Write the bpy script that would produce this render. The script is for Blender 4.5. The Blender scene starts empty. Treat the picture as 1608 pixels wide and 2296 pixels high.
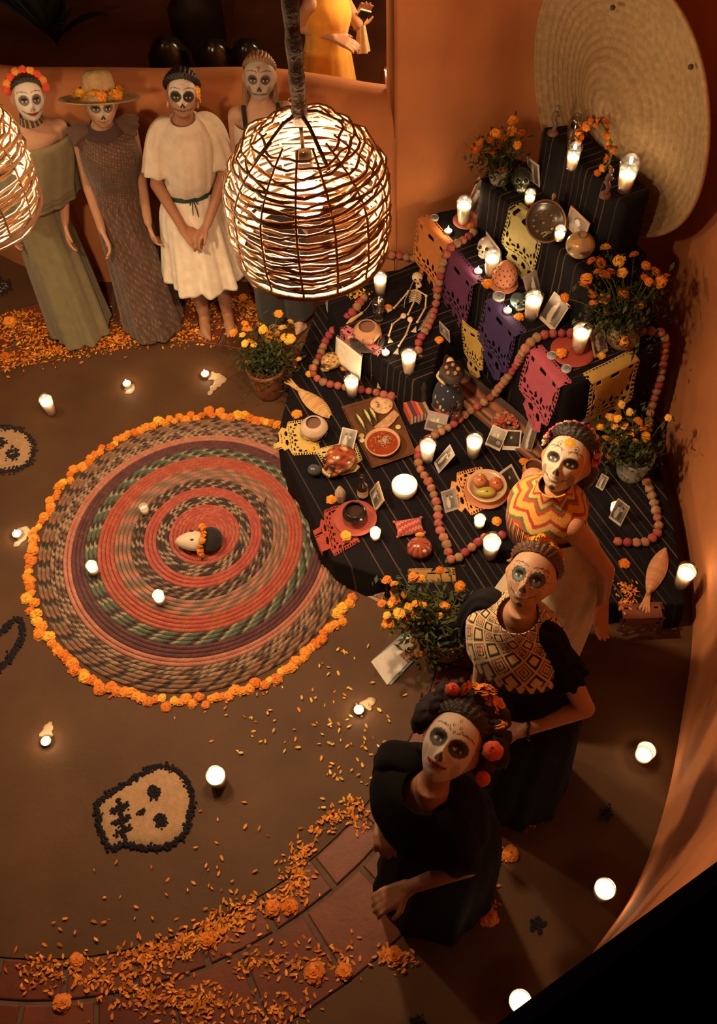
import bpy, math, random
import numpy as np
random.seed(7)
rng = np.random.default_rng(7)
S = bpy.context.scene
COL = S.collection
PI = math.pi

# ------------------------------------------------------------------ camera
FOC, PCX, PCY, CAMH = 2100.0, 804.0, 1148.0, 4.0
_d = np.array([885 - PCX, 2540 - PCY, FOC]); _d /= np.linalg.norm(_d)
_y = np.array([0, 0, 1.0]) - _d[2] * _d; _y /= np.linalg.norm(_y)
RW = np.array([np.cross(_y, -_d), _y, -_d])
CAM = np.array([0, 0, CAMH])
cam = bpy.data.cameras.new('camera'); camo = bpy.data.objects.new('camera', cam); COL.objects.link(camo)
cam.sensor_fit = 'HORIZONTAL'; cam.sensor_width = 36.0; cam.lens = FOC * 36.0 / 1608.0
cam.clip_start = 0.02; cam.clip_end = 100
from mathutils import Matrix
cr, cu, cb = RW @ np.array([1, 0, 0]), RW @ np.array([0, -1, 0]), RW @ np.array([0, 0, -1])
camo.matrix_world = Matrix(((cr[0], cu[0], cb[0], 0), (cr[1], cu[1], cb[1], 0), (cr[2], cu[2], cb[2], CAMH), (0, 0, 0, 1)))
S.camera = camo

def at(px, py, z=0.0):
    """point on the horizontal plane at height z that the photograph shows at pixel (px, py)"""
    r = RW @ np.array([px - PCX, py - PCY, FOC]); return CAM + r * (z - CAMH) / r[2]

# ------------------------------------------------------------------ world, exposure, light levels
w = bpy.data.worlds.new('night'); S.world = w; w.use_nodes = True
w.node_tree.nodes['Background'].inputs[0].default_value = (1.0, 0.55, 0.28, 1)
w.node_tree.nodes['Background'].inputs[1].default_value = 0.012
S.view_settings.view_transform = 'Standard'; S.view_settings.look = 'None'
S.view_settings.exposure = 0.45; S.view_settings.gamma = 1.0; S.view_settings.use_curve_mapping = False
LAMP_W = 72.0          # each basket pendant's bulb
CANDLE_W = 0.26        # one candle flame
PATIO_W = 34.0
WARM = (1.0, 0.61, 0.29)
FLAME = (1.0, 0.65, 0.34)

# ------------------------------------------------------------------ geometry helpers
def rz(a): c, s = math.cos(a), math.sin(a); return np.array([[c, -s, 0], [s, c, 0], [0, 0, 1.0]])
def rx(a): c, s = math.cos(a), math.sin(a); return np.array([[1.0, 0, 0], [0, c, -s], [0, s, c]])
def ry(a): c, s = math.cos(a), math.sin(a); return np.array([[c, 0, s], [0, 1.0, 0], [-s, 0, c]])
def unit(v): v = np.asarray(v, float); return v / max(1e-9, np.linalg.norm(v))

class G:
    def __init__(s): s.v = []; s.f = []; s.c = []; s.n = 0
    def add(s, V, F, col=None):
        V = np.asarray(V, float).reshape(-1, 3)
        s.v.append(V); s.f.extend([tuple(int(i) + s.n for i in q) for q in F])
        if col is None: col = (0.5, 0.5, 0.5)
        col = np.asarray(col, float)
        s.c.append(np.tile(col, (len(V), 1)) if col.ndim == 1 else col)
        s.n += len(V); return s
    def V(s): return np.concatenate(s.v) if s.v else np.zeros((0, 3))
    def C(s): return np.concatenate(s.c)
    def xf(s, R=None, t=None):
        for i in range(len(s.v)):
            if R is not None: s.v[i] = s.v[i] @ np.asarray(R).T
            if t is not None: s.v[i] = s.v[i] + np.asarray(t)
        return s

def gridf(nu, nv, cu=False):
    """faces of a grid of nv+1 rows and nu(+1) columns"""
    W = nu if cu else nu + 1; F = []
    for j in range(nv):
        for i in range(nu):
            a = j * W + i; b = j * W + (i + 1) % W
            F.append((a, b, b + W, a + W))
    return F
def lathe(prof, n=20, wob=0):
    V = []
    for r, z in prof:
        for k in range(n):
            a = 2 * PI * k / n; q = r * (1 + wob * math.sin(3 * a + z * 40)); V.append((q * math.cos(a), q * math.sin(a), z))
    return np.array(V), gridf(n, len(prof) - 1, True)
def sphere(c=(0, 0, 0), r=1.0, nu=12, nv=8):
    r = np.ones(3) * r; V = []
    for j in range(nv + 1):
        e = -PI / 2 + PI * j / nv
        for i in range(nu):
            a = 2 * PI * i / nu; V.append((math.cos(e) * math.cos(a) * r[0], math.cos(e) * math.sin(a) * r[1], math.sin(e) * r[2]))
    return np.array(V) + np.asarray(c, float), gridf(nu, nv, True)
def tube(P, R, n=8, caps=True, flat=1.0, closed=False):
    P = np.asarray(P, float); R = np.ones(len(P)) * R; m = len(P)
    T = np.zeros_like(P)
    for i in range(m):
        if closed: T[i] = unit(P[(i + 1) % m] - P[i - 1])
        else: T[i] = unit(P[min(i + 1, m - 1)] - P[max(i - 1, 0)])
    ref = np.array([0, 0, 1.0]) if abs(T[0][2]) < .9 else np.array([1.0, 0, 0])
    N = unit(np.cross(T[0], ref)); V = []
    for i in range(m):
        N = unit(N - np.dot(N, T[i]) * T[i]); B = np.cross(T[i], N)
        for k in range(n):
            a = 2 * PI * k / n; V.append(P[i] + R[i] * (math.cos(a) * N + flat * math.sin(a) * B))
    F = gridf(n, m - 1, True)
    if closed:
        b = (m - 1) * n; F += [(b + k, b + (k + 1) % n, (k + 1) % n, k) for k in range(n)]
    elif caps: F += [tuple(range(n - 1, -1, -1)), tuple((m - 1) * n + k for k in range(n))]
    return np.array(V), F
def capsule(p0, p1, r0, r1, n=12):
    p0, p1 = np.asarray(p0, float), np.asarray(p1, float); d = unit(p1 - p0); P = []; R = []
    for t in (-.98, -.8, -.45, 0): P.append(p0 + d * r0 * t); R.append(r0 * math.sqrt(max(0, 1 - t * t)))
    for t in (0, .45, .8, .98): P.append(p1 + d * r1 * t); R.append(r1 * math.sqrt(1 - t * t))
    return tube(P, R, n)
def box(c, s, R=None):
    V = np.array([(x, y, z) for z in (-.5, .5) for y in (-.5, .5) for x in (-.5, .5)]) * np.asarray(s, float)
    if R is not None: V = V @ np.asarray(R).T
    return V + np.asarray(c, float), [(0, 2, 3, 1), (4, 5, 7, 6), (0, 1, 5, 4), (2, 6, 7, 3), (0, 4, 6, 2), (1, 3, 7, 5)]
def spline(P, n=8, closed=False):
    P = np.asarray(P, float); m = len(P); out = []
    rngm = m if closed else m - 1
    for i in range(rngm):
        if closed: a, b, c, d = P[i - 1], P[i], P[(i + 1) % m], P[(i + 2) % m]
        else: a, b, c, d = P[max(i - 1, 0)], P[i], P[i + 1], P[min(i + 2, m - 1)]
        for k in range(n):
            t = k / n; out.append(.5 * (2 * b + (c - a) * t + (2 * a - 5 * b + 4 * c - d) * t * t + (3 * b - a - 3 * c + d) * t ** 3))
    if not closed: out.append(P[-1])
    return np.array(out)
def resample(P, step):
    P = np.asarray(P, float); L = np.r_[0, np.cumsum(np.linalg.norm(np.diff(P, axis=0), axis=1))]
    n = max(2, int(L[-1] / step) + 1); t = np.linspace(0, L[-1], n)
    return np.c_[[np.interp(t, L, P[:, k]) for k in range(P.shape[1])]].T

def mk(name, g, mat, parent=None, loc=None, smooth=True, bevel=0):
    V = g.V(); me = bpy.data.meshes.new(name); me.from_pydata(V.tolist(), [], g.f)
    a = me.attributes.new('Col', 'FLOAT_COLOR', 'POINT'); C = g.C()
    a.data.foreach_set('color', np.c_[C, np.ones(len(C))].astype(np.float32).ravel())
    me.polygons.foreach_set('use_smooth', [smooth] * len(me.polygons))
    if mat is not None: me.materials.append(mat)
    me.update()
    o = bpy.data.objects.new(name, me); COL.objects.link(o)
    if parent is not None: o.parent = parent
    if loc is not None: o.location = tuple(loc)
    if bevel:
        b = o.modifiers.new('bevel', 'BEVEL'); b.width = bevel; b.segments = 2; b.limit_method = 'ANGLE'
    return o
def tag(o, label, cat=None, group=None, kind=None):
    if label: o['label'] = label
    if cat: o['category'] = cat
    if group: o['group'] = group
    if kind: o['kind'] = kind
    return o
def thing(name, label, cat, loc=(0, 0, 0), rotz=0.0, group=None):
    o = bpy.data.objects.new(name, None); COL.objects.link(o); o.empty_display_size = .05
    o.location = tuple(loc); o.rotation_euler = (0, 0, rotz); return tag(o, label, cat, group)
def dup(o, parent=None, loc=None, rot=None, scale=None, label=None, group=None):
    c = o.copy(); COL.objects.link(c); c.parent = parent
    if loc is not None: c.location = tuple(loc)
    if rot is not None: c.rotation_euler = rot
    if scale is not None: c.scale = (scale,) * 3 if np.isscalar(scale) else scale
    if label: c['label'] = label
    if group: c['group'] = group
    for ch in list(o.children): dup(ch, c)
    return c
def light(name, loc, power, col, radius, parent=None):
    l = bpy.data.lights.new(name, 'POINT'); l.energy = power; l.color = col; l.shadow_soft_size = radius
    o = bpy.data.objects.new(name, l); COL.objects.link(o); o.location = tuple(loc); o.parent = parent; return o

# ------------------------------------------------------------------ materials
MATS = {}
def nodes(name):
    m = bpy.data.materials.new(name); m.use_nodes = True; t = m.node_tree
    return m, t, t.nodes['Principled BSDF'], t.nodes['Material Output']
def M(name, col=None, rough=.6, var=.18, scale=14, bump=0, bscale=60, spec=.35, metal=0, trans=0, sss=0, sheen=0, coord='Object', detail=4):
    """principled material; colour from `col` or (None) the mesh's Col attribute, broken up by noise"""
    if name in MATS: return MATS[name]
    m, t, b, o = nodes(name); N, L = t.nodes, t.links
    tc = N.new('ShaderNodeTexCoord'); nz = N.new('ShaderNodeTexNoise'); nz.inputs['Scale'].default_value = scale; nz.inputs['Detail'].default_value = detail
    L.new(tc.outputs[coord], nz.inputs['Vector'])
    mp = N.new('ShaderNodeMapRange'); mp.inputs['From Min'].default_value = .25; mp.inputs['From Max'].default_value = .75
    mp.inputs['To Min'].default_value = 1 - var; mp.inputs['To Max'].default_value = 1 + var
    L.new(nz.outputs['Fac'], mp.inputs['Value'])
    vm = N.new('ShaderNodeVectorMath'); vm.operation = 'SCALE'; L.new(mp.outputs[0], vm.inputs['Scale'])
    if col is None:
        at_ = N.new('ShaderNodeAttribute'); at_.attribute_name = 'Col'; L.new(at_.outputs['Color'], vm.inputs[0])
    else: vm.inputs[0].default_value = col[:3]
    L.new(vm.outputs[0], b.inputs['Base Color'])
    b.inputs['Roughness'].default_value = rough; b.inputs['Specular IOR Level'].default_value = spec; b.inputs['Metallic'].default_value = metal
    if sheen: b.inputs['Sheen Weight'].default_value = sheen
    if sss:
        b.inputs['Subsurface Weight'].default_value = 1.0; b.inputs['Subsurface Radius'].default_value = (1, .75, .5); b.inputs['Subsurface Scale'].default_value = sss
    if bump:
        bn = N.new('ShaderNodeTexNoise'); bn.inputs['Scale'].default_value = bscale; bn.inputs['Detail'].default_value = 6; L.new(tc.outputs[coord], bn.inputs['Vector'])
        bp = N.new('ShaderNodeBump'); bp.inputs['Strength'].default_value = bump; bp.inputs['Distance'].default_value = .01
        L.new(bn.outputs['Fac'], bp.inputs['Height']); L.new(bp.outputs[0], b.inputs['Normal'])
    MATS[name] = m; return m
def glassmat(name, tint=(1, 1, 1), gloss=.12):
    """thin clear glass: lets the candle light out, reflects at its rim"""
    m, t, b, o = nodes(name); N, L = t.nodes, t.links; N.remove(b)
    tr = N.new('ShaderNodeBsdfTransparent'); tr.inputs[0].default_value = (*tint, 1)
    gl = N.new('ShaderNodeBsdfGlossy'); gl.inputs['Roughness'].default_value = .06; gl.inputs[0].default_value = (.9, .9, .9, 1)
    lw = N.new('ShaderNodeLayerWeight'); lw.inputs[0].default_value = .35
    mr = N.new('ShaderNodeMapRange'); mr.inputs['To Min'].default_value = gloss * .5; mr.inputs['To Max'].default_value = .65
    mx = N.new('ShaderNodeMixShader'); L.new(lw.outputs['Facing'], mr.inputs[0]); L.new(mr.outputs[0], mx.inputs[0])
    L.new(tr.outputs[0], mx.inputs[1]); L.new(gl.outputs[0], mx.inputs[2]); L.new(mx.outputs[0], o.inputs[0]); return m
def emit(name, col, s, thru=True):
    m, t, b, o = nodes(name); e = t.nodes.new('ShaderNodeEmission'); e.inputs[0].default_value = (*col, 1); e.inputs[1].default_value = s
    if thru:
        tr = t.nodes.new('ShaderNodeBsdfTransparent'); ad = t.nodes.new('ShaderNodeAddShader'); t.links.new(e.outputs[0], ad.inputs[0]); t.links.new(tr.outputs[0], ad.inputs[1]); t.links.new(ad.outputs[0], o.inputs[0])
    else: t.links.new(e.outputs[0], o.inputs[0])
    return m
def stripes(name, ang, base=(.0065, .0055, .0075), line=(.105, .070, .055), scale=26):
    """dark woven cloth with thin uneven stripes; ang = direction the stripes run, in plan"""
    m, t, b, o = nodes(name); N, L = t.nodes, t.links
    tc = N.new('ShaderNodeTexCoord'); mpg = N.new('ShaderNodeMapping'); mpg.inputs['Rotation'].default_value = (0, 0, -ang); L.new(tc.outputs['Object'], mpg.inputs['Vector'])
    sp = N.new('ShaderNodeSeparateXYZ'); L.new(mpg.outputs[0], sp.inputs[0])
    mu = N.new('ShaderNodeMath'); mu.operation = 'MULTIPLY'; mu.inputs[1].default_value = scale; L.new(sp.outputs['Y'], mu.inputs[0])
    fl = N.new('ShaderNodeMath'); fl.operation = 'FLOOR'; L.new(mu.outputs[0], fl.inputs[0])
    fr = N.new('ShaderNodeMath'); fr.operation = 'FRACT'; L.new(mu.outputs[0], fr.inputs[0])
    wn = N.new('ShaderNodeTexWhiteNoise'); wn.noise_dimensions = '1D'; L.new(fl.outputs[0], wn.inputs['W'])
    cut = N.new('ShaderNodeMath'); cut.operation = 'LESS_THAN'; cut.inputs[1].default_value = .16; L.new(fr.outputs[0], cut.inputs[0])
    pick = N.new('ShaderNodeMapRange'); pick.inputs['From Min'].default_value = .30; pick.inputs['From Max'].default_value = 1.0; L.new(wn.outputs['Value'], pick.inputs[0])
    k = N.new('ShaderNodeMath'); k.operation = 'MULTIPLY'; L.new(cut.outputs[0], k.inputs[0]); L.new(pick.outputs[0], k.inputs[1])
    mx = N.new('ShaderNodeMix'); mx.data_type = 'RGBA'; mx.inputs['A'].default_value = (*base, 1); mx.inputs['B'].default_value = (*line, 1)
    L.new(k.outputs[0], mx.inputs['Factor']); L.new(mx.outputs['Result'], b.inputs['Base Color'])
    b.inputs['Roughness'].default_value = .85; b.inputs['Specular IOR Level'].default_value = .15
    wv = N.new('ShaderNodeTexNoise'); wv.inputs['Scale'].default_value = 220; L.new(tc.outputs['Object'], wv.inputs['Vector'])
    bp = N.new('ShaderNodeBump'); bp.inputs['Strength'].default_value = .25; bp.inputs['Distance'].default_value = .004; L.new(wv.outputs['Fac'], bp.inputs['Height']); L.new(bp.outputs[0], b.inputs['Normal'])
    return m

VC = M('painted', None, .6, .12, 30)                     # colour comes from the mesh
VCG = M('painted_glossy', None, .25, .08, 30, spec=.5)
BLACKC = M('black_cloth', None, .9, .2, 18, bump=.3, bscale=240, spec=.08)
SKIN = M('skin_and_face_paint', None, .5, .07, 22, bump=.08, bscale=160)
CLOTH = M('cloth', None, .85, .12, 18, bump=.25, bscale=240, sheen=.15)
STUCCO = M('orange_stucco', (.54, .205, .078), .8, .16, 2.2, bump=.35, bscale=11, detail=7)
CONCRETE = M('polished_concrete', (.080, .038, .017), .62, .26, 3.0, bump=.12, bscale=34, detail=8, spec=.22)
TILE = M('terracotta_tile', None, .5, .18, 9, bump=.12, bscale=40)
GROUT = M('grout', (.10, .065, .045), .9, .2, 20)
WAX = M('white_wax', (.90, .84, .74), .45, .03, 20, sss=.03)
WAXP = M('spilled_wax', (.42, .30, .19), .35, .1, 20)
GLASS = glassmat('clear_glass')
WGLASS = glassmat('water_glass', (.86, .84, .80), .25)
FLAMEM = emit('flame', (1.0, .72, .38), 38)
BULBM = emit('bulb_glow', (1.0, .80, .50), 160)
STRAW = M('straw', None, .75, .22, 40, bump=.3, bscale=120)
WICKER = M('wicker', (.21, .11, .052), .6, .3, 50, bump=.3, bscale=150)

# ================================================================== the setting
RC = np.array([-1.26, 2.294])                     # centre of the round room
def ring(g, r0, r1, z, n=96, a0=0, a1=2 * PI):
    V = []
    for r in (r0, r1):
        for k in range(n + 1):
            a = a0 + (a1 - a0) * k / n; V.append((RC[0] + r * math.cos(a), RC[1] + r * math.sin(a), z))
    g.add(V, [(i, n + 1 + i, n + 2 + i, i + 1) for i in range(n)])
g = G(); ring(g, .001, 1.66, 0); ring(g, 2.125, 11.0, 0)
floor = tag(mk('floor', g, CONCRETE), 'polished brown concrete floor of the round room', kind='structure')
g = G(); ring(g, 1.6, 2.2, -.007); mk('grout_bed', g, GROUT, floor)
tcol = [(.115, .027, .012), (.135, .033, .015), (.105, .025, .012), (.14, .037, .017)]
for row, (r0, r1, off) in enumerate(((1.668, 1.806, -62.5), (1.824, 2.118, -58.4))):
    for k in range(40):
        g = G(); a0 = math.radians(off + 9 * k) + .012 / r1; a1 = math.radians(off + 9 * (k + 1)) - .012 / r1; V = []
        for z, e in ((-.008, 0), (-.001, 0), (.002, .005)):
            for r, aa, sg in ((r0 + e, a0, 1), (r1 - e, a0, 1), (r1 - e, (a0 + a1) / 2, 0), (r1 - e, a1, -1), (r0 + e, a1, -1), (r0 + e, (a0 + a1) / 2, 0)):
                a = aa + sg * e / r1; V.append((RC[0] + r * math.cos(a), RC[1] + r * math.sin(a), z))
        Fq = gridf(6, 2, True) + [(12, 13, 14, 17), (17, 14, 15, 16)]
        g.add(V, Fq, tcol[(k * 7 + row * 3) % 4]); mk('tile', g, TILE, floor, smooth=False)

def wall(name, path, prof, label, n=6, mat=STUCCO, amp=.012, capz=None):
    P = spline(np.array(path), n); m = len(P); g = G(); V = []
    for i in range(m):
        d = unit(np.r_[P[min(i + 1, m - 1)] - P[max(i - 1, 0)], 0]); nrm = np.array([-d[1], d[0]])
        for j, (o, z) in enumerate(prof):
            wv = amp * (math.sin(P[i][0] * 5 + z * 2.1) + math.sin(P[i][1] * 6.3 - z * 3.3)) if 0 < j < len(prof) - 1 else 0
            q = P[i] + nrm * (o + wv); V.append((q[0], q[1], z))
    K = len(prof); F = [(i * K + j, i * K + j + 1, (i + 1) * K + j + 1, (i + 1) * K + j) for i in range(m - 1) for j in range(K - 1)]
    F += [tuple(range(K)), tuple((m - 1) * K + K - 1 - j for j in range(K))]
    g.add(V, F); return tag(mk(name, g, mat), label, kind='structure')
zz = [0, .6, 1.2, 1.8, 2.4, 3.0, 3.6, 4.2, 4.9]
wall('wall_right', [(.285, 4.13), (.50, 4.19), (.75, 4.33), (1.06, 4.43), (1.42, 4.15), (1.61, 3.65), (1.645, 3.05), (1.61, 2.4), (1.53, 1.9), (1.37, 1.45), (1.21, 1.08), (1.02, .77), (.76, .5), (.48, .26), (.2, .02)],
     [(0, z) for z in zz] + [(.12, 4.9), (.12, 0)], 'tall curved orange stucco wall behind the altar')
wall('wall_back', [(-3.6, 5.6), (-2.9, 5.25), (-2.3, 4.86), (-1.95, 4.62), (-1.6, 4.49), (-1.0, 4.44), (-.46, 4.38), (-.11, 4.27), (.10, 4.19), (.30, 4.135)],
     [(0, 0), (-.01, .6), (-.005, 1.12), (.012, 1.22), (.06, 1.285), (.13, 1.30), (.20, 1.285), (.235, 1.22), (.24, 0)], 'low rounded orange stucco wall behind the standing women')
wall('wall_patio', [(-9, 9.6), (-3, 10.2), (2, 10.2), (7, 9.4)], [(0, 0), (0, 1.5), (0, 3), (.2, 3), (.2, 0)], 'dim orange wall at the far side of the patio', n=3)
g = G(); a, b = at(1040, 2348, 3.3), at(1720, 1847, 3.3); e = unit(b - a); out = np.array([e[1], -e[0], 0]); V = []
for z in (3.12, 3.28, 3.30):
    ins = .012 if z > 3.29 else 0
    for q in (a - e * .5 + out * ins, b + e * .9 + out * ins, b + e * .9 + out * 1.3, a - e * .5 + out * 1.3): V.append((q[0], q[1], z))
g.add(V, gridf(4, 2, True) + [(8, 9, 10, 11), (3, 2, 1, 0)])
tag(mk('trim_1', g, M('dark_ledge', (.0022, .0018, .003), 1.0, spec=0), smooth=False), 'dark unlit ledge of the upper floor in the near corner', kind='structure')  # near-black colour holds the ledge's shade, as lamplight reaches it from below
g = G(); V = [(RC[0] + .4 + 3.6 * math.cos(2 * PI * k / 48), RC[1] + 3.2 * math.sin(2 * PI * k / 48), z) for z in (4.92, 5.05) for k in range(48)]
g.add(V, gridf(48, 1, True) + [tuple(range(47, -1, -1)), tuple(range(48, 96))])
tag(mk('ceiling', g, STUCCO), 'orange plastered ceiling above the round room', kind='structure')

# ================================================================== basket pendants
def pendant(c, R, label, seed, k_=1.0):
    r_ = random.Random(seed); c = np.asarray(c, float); t = thing('basket_pendant_lamp', label, 'lamp', c, 0, 'basket pendant lamps')
    def prof(s):      # s 0 top .. 1 bottom -> radius, z
        z = .62 * R - s * 1.72 * R
        return R * (1 - (1 - min(1, (s + .12) / .62)) ** 2.2) * (1 - .07 * max(0, s - .78) / .22), z + .15 * R
    n = 37
    for i in range(n):
        s = .04 + .96 * i / (n - 1) + r_.uniform(-.012, .012); ra, za = prof(s); P = []; ph = r_.uniform(0, 6.28); tilt = r_.uniform(-.026, .026); kk = r_.choice((2, 3, 5))
        for k in range(40):
            a = 2 * PI * k / 40; wv = .007 * math.sin(14 * a / 2 + (i % 2) * PI) + r_.uniform(-.003, .003)
            q = ra + wv; P.append((q * math.cos(a), q * math.sin(a), za + tilt * math.sin(a + ph) + .004 * math.sin(kk * a + ph)))
        g = G(); V, F = tube(P, r_.uniform(.0036, .0052), 6, closed=True); g.add(V, F); mk('weaver', g, WICKER, t)
    for k in range(14):
        a = 2 * PI * k / 14 + .1; P = []
        for j in range(15):
            ra, za = prof(.0 + j / 14); P.append(((ra + .004) * math.cos(a), (ra + .004) * math.sin(a), za))
        P.append((P[-1][0], P[-1][1], P[-1][2] - .012)); g = G(); g.add(*tube(P, .0038, 5)); mk('stake', g, WICKER, t)
    ra, za = prof(1.0); g = G(); g.add(*tube([((ra + .004) * math.cos(2 * PI * k / 48), (ra + .004) * math.sin(2 * PI * k / 48), za) for k in range(48)], .011, 6, closed=True)); mk('rim', g, WICKER, t)
    top = prof(0)[1]; g = G(); P = [(0, 0, top + .02), (0.002, 0, top + .5), (-.002, .002, top + 1.2), (0, 0, 4.93 - c[2])]
    P = resample(spline(P, 6), .03); g.add(*tube(P, .0195 + .002 * np.sin(np.arange(len(P)) * 2.1), 8))
    cord = mk('rope_cord', g, M('fibre_rope', (.05, .032, .022), .9, .35, 60, bump=.5, bscale=90), t)
    g = G()
    for i in range(60):
        p = np.array([0, 0, top + .05 + i * .033]); d = unit([r_.uniform(-1, 1), r_.uniform(-1, 1), r_.uniform(-.6, .3)]); g.add(*tube([p + d * .018, p + d * .03, p + d * .036 + [0, 0, -.006]], .0007, 3))
    tag(mk('fibres', g, MATS['fibre_rope'], cord), None, kind='stuff')
    for k in range(4):
        a = k * PI / 2 + .5; ra, za = prof(.10); g = G(); g.add(*tube([(0, 0, top + .05), (.35 * ra * math.cos(a), .35 * ra * math.sin(a), top + .035), (ra * math.cos(a), ra * math.sin(a), za)], .0055, 5)); mk('sling', g, MATS['fibre_rope'], t)
    g = G(); g.add(*lathe([(.001, .10), (.022, .10), (.024, .05), (.018, .035), (.001, .035)], 14)); mk('socket', g, M('socket_black', (.02, .018, .016), .4), t, loc=(0, 0, .02 * R))
    g = G(); g.add(*lathe([(.001, .045), (.014, .045), (.018, .02), (.040, -.018), (.048, -.045), (.034, -.08), (.001, -.093)], 16)); mk('bulb', g, BULBM, t)
    g = G(); g.add(*tube([(0, 0, top + .02), (0, 0, .12)], .006, 6)); mk('wire', g, MATS['socket_black'], t)
    light('bulb_light', (0, 0, -.04), LAMP_W * k_, WARM, .05, t)
    return t
pendant((-.09, 2.15, 2.375), .222, 'woven basket pendant lamp hanging from a rope in the middle', 3)
pendant((-1.13, 2.42, 2.36), .215, 'woven basket pendant lamp cut off by the left edge', 5, 1.12)
pendant((-2.25, 3.35, 2.45), .215, 'woven basket pendant lamp added out of view at the left', 8, .40)  # unseen lamp, added to brighten the standing women and the low wall

# ================================================================== the stepped altar
Z0, Z1, Z2, Z3, Z4 = .18, .40, .72, 1.05, 1.35
def step(poly, z0, z1, mat, flare=.03, wave=.012, seed=0):
    P = np.array(poly, float); Q = resample(np.vstack([P, P[:1]]), .028)[:-1]; n = len(Q)
    c = Q.mean(0); T = np.array([unit(np.r_[Q[(i + 1) % n] - Q[i - 1], 0])[:2] for i in range(n)]); N = np.c_[T[:, 1], -T[:, 0]]
    g = G(); V = []; hh = z1 - z0; L = np.arange(n) * .028
    for k, (fz, o) in enumerate(((0, -.012), (.0, -.004), (.012, .0), (.05, .004), (.35 * hh, .3), (.7 * hh, .7), (hh - .003, 1.0))):
        oo = o if k < 4 else o * flare + wave * o * (np.sin(L * 17 + seed + 1.5 * np.sin(L * 3)) + .5 * np.sin(L * 41 + 2 * seed))
        q = Q + N * np.asarray(oo).reshape(-1, 1) * np.ones((n, 1)); V.append(np.c_[q, np.full(n, z1 - fz - .0004)])
    g.add(np.concatenate(V), gridf(n, 6, True))
    top = np.c_[Q + N * -.012, np.full(n, z1 - .0004)]; g.add(top, [tuple(range(n))]); return g
STU, STV = math.atan2(-.92, .39), math.atan2(.39, .92)
CL_U, CL_V = stripes('black_striped_cloth_long', STU), stripes('black_striped_cloth_cross', STV)
altar = thing('altar', 'stepped altar covered in black striped cloth in the corner', 'altar', (.5, 3.0, 0))
def astep(poly, z0, z1, mat, **k):
    g = step(poly, z0, z1, mat, **k); g.xf(t=-np.array([.5, 3.0, 0])); return mk('step', g, mat, altar)
WB = [(1.53, 3.0), (1.50, 3.45), (1.30, 3.88), (1.0, 4.10), (.72, 4.12), (.45, 4.06), (.30, 4.00)]
astep([(-.17, 3.98), (-.33, 3.4), (-.40, 3.03), (-.14, 2.27), (.38, 2.03), (1.0, 1.97), (1.46, 1.93)] + [(1.51, 2.4)] + WB, 0, Z0, CL_U, flare=.02, wave=.012, seed=1)
astep([(-.10, 3.78), (-.04, 3.56), (.15, 3.34), (.30, 3.185), (.36, 3.15), (.42, 3.2), (.49, 3.46), (.72, 3.55), (.62, 4.1), (.45, 4.08), (.30, 3.99), (0, 3.96)], Z0, Z1, CL_V, flare=.01, wave=.006, seed=2)
astep([(.44, 4.03), (.98, 2.78), (1.47, 3.03), (1.5, 3.45), (1.3, 3.84), (1.0, 4.08), (.72, 4.10), (.52, 4.06)], Z0, Z2, CL_V, flare=.008, wave=.006, seed=3)
astep([(.70, 3.88), (.82, 3.66), (1.12, 3.11), (1.39, 3.27), (1.05, 3.93), (.82, 4.06)], Z2, Z3, CL_V, flare=.008, wave=.006, seed=4)
astep([(.955, 3.83), (1.065, 3.585), (1.22, 3.245), (1.345, 3.34), (1.10, 3.84)], Z3, Z4, CL_V, flare=.006, wave=.005, seed=5)

# runner of brown striped weaving at the foot of the upper steps
g = G(); a, b = at(948, 772, Z0 + .012), at(1238, 1005, Z0 + .012); e = b - a; nrm = unit([-e[1], e[0], 0]); V = []; C = []
pal = [(.10, .04, .02), (.30, .12, .04), (.06, .03, .03), (.38, .20, .08), (.20, .06, .04), (.08, .05, .05), (.32, .10, .04), (.05, .03, .03)]
for j in range(41):
    for i in range(17):
        t, q = j / 40, i / 16; p = a + e * t + nrm * (.14 * q - .14); p[2] = Z0 + .006 + .012 * math.exp(-((q - 1) * 5) ** 2) * 6 + .004 * math.sin(t * 14 + q * 5)
        V.append(p); C.append(pal[(i // 2) % 8])
g.add(V, gridf(16, 40), np.array(C)); g.xf(t=-a)
o = mk('woven_runner', g, CLOTH, loc=a); tag(o, 'brown and orange striped woven runner lying along the altar step', 'runner')
so = o.modifiers.new('thick', 'SOLIDIFY'); so.thickness = .006

# ------------------------------------------------------------------ giant straw hat on the wall
HC = np.array([1.238, 3.705, 1.52]); hn = unit([-.906, -.423, -.05]); h1 = unit(np.cross([0, 0, 1.0], hn)); h2 = np.cross(hn, h1)
t = thing('giant_straw_hat', 'giant round straw hat leaning on the orange wall above the altar', 'hat', HC)
g = G(); V = []; C = []; prof = []
for i in range(53):
    q = i / 52; r = .60 * q
    zc = .05 * (1 / (1 + math.exp((r - .205) / .022))) + (-.02 * math.sin((r - .2) / .42 * PI) if r > .2 else 0) + (.035 * ((r - .5) / .12) ** 2 if r > .5 else 0)
    prof.append((r, zc))
for i, (r, zc) in enumerate(prof):
    for k in range(96):
        a = 2 * PI * k / 96; rr = r * (1 + .035 * math.sin(2 * a + .6) * (r / .62) ** 2); zz_ = zc + .018 * math.sin(3 * a + 1) * (r / .62) ** 2 + .0035 * math.sin(r * 170)
        V.append(h1 * rr * math.cos(a) + h2 * rr * math.sin(a) + hn * zz_)
        st = .5 + .5 * math.sin(r * 170 + 1.2); vv = .82 + .18 * st + .06 * math.sin(k * 2.3 + i); C.append((.34 * vv, .23 * vv, .115 * vv))
g.add(V, gridf(96, 52, True), np.array(C)); o = mk('brim_and_crown', g, STRAW, t); so = o.modifiers.new('thick', 'SOLIDIFY'); so.thickness = .012
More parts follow.
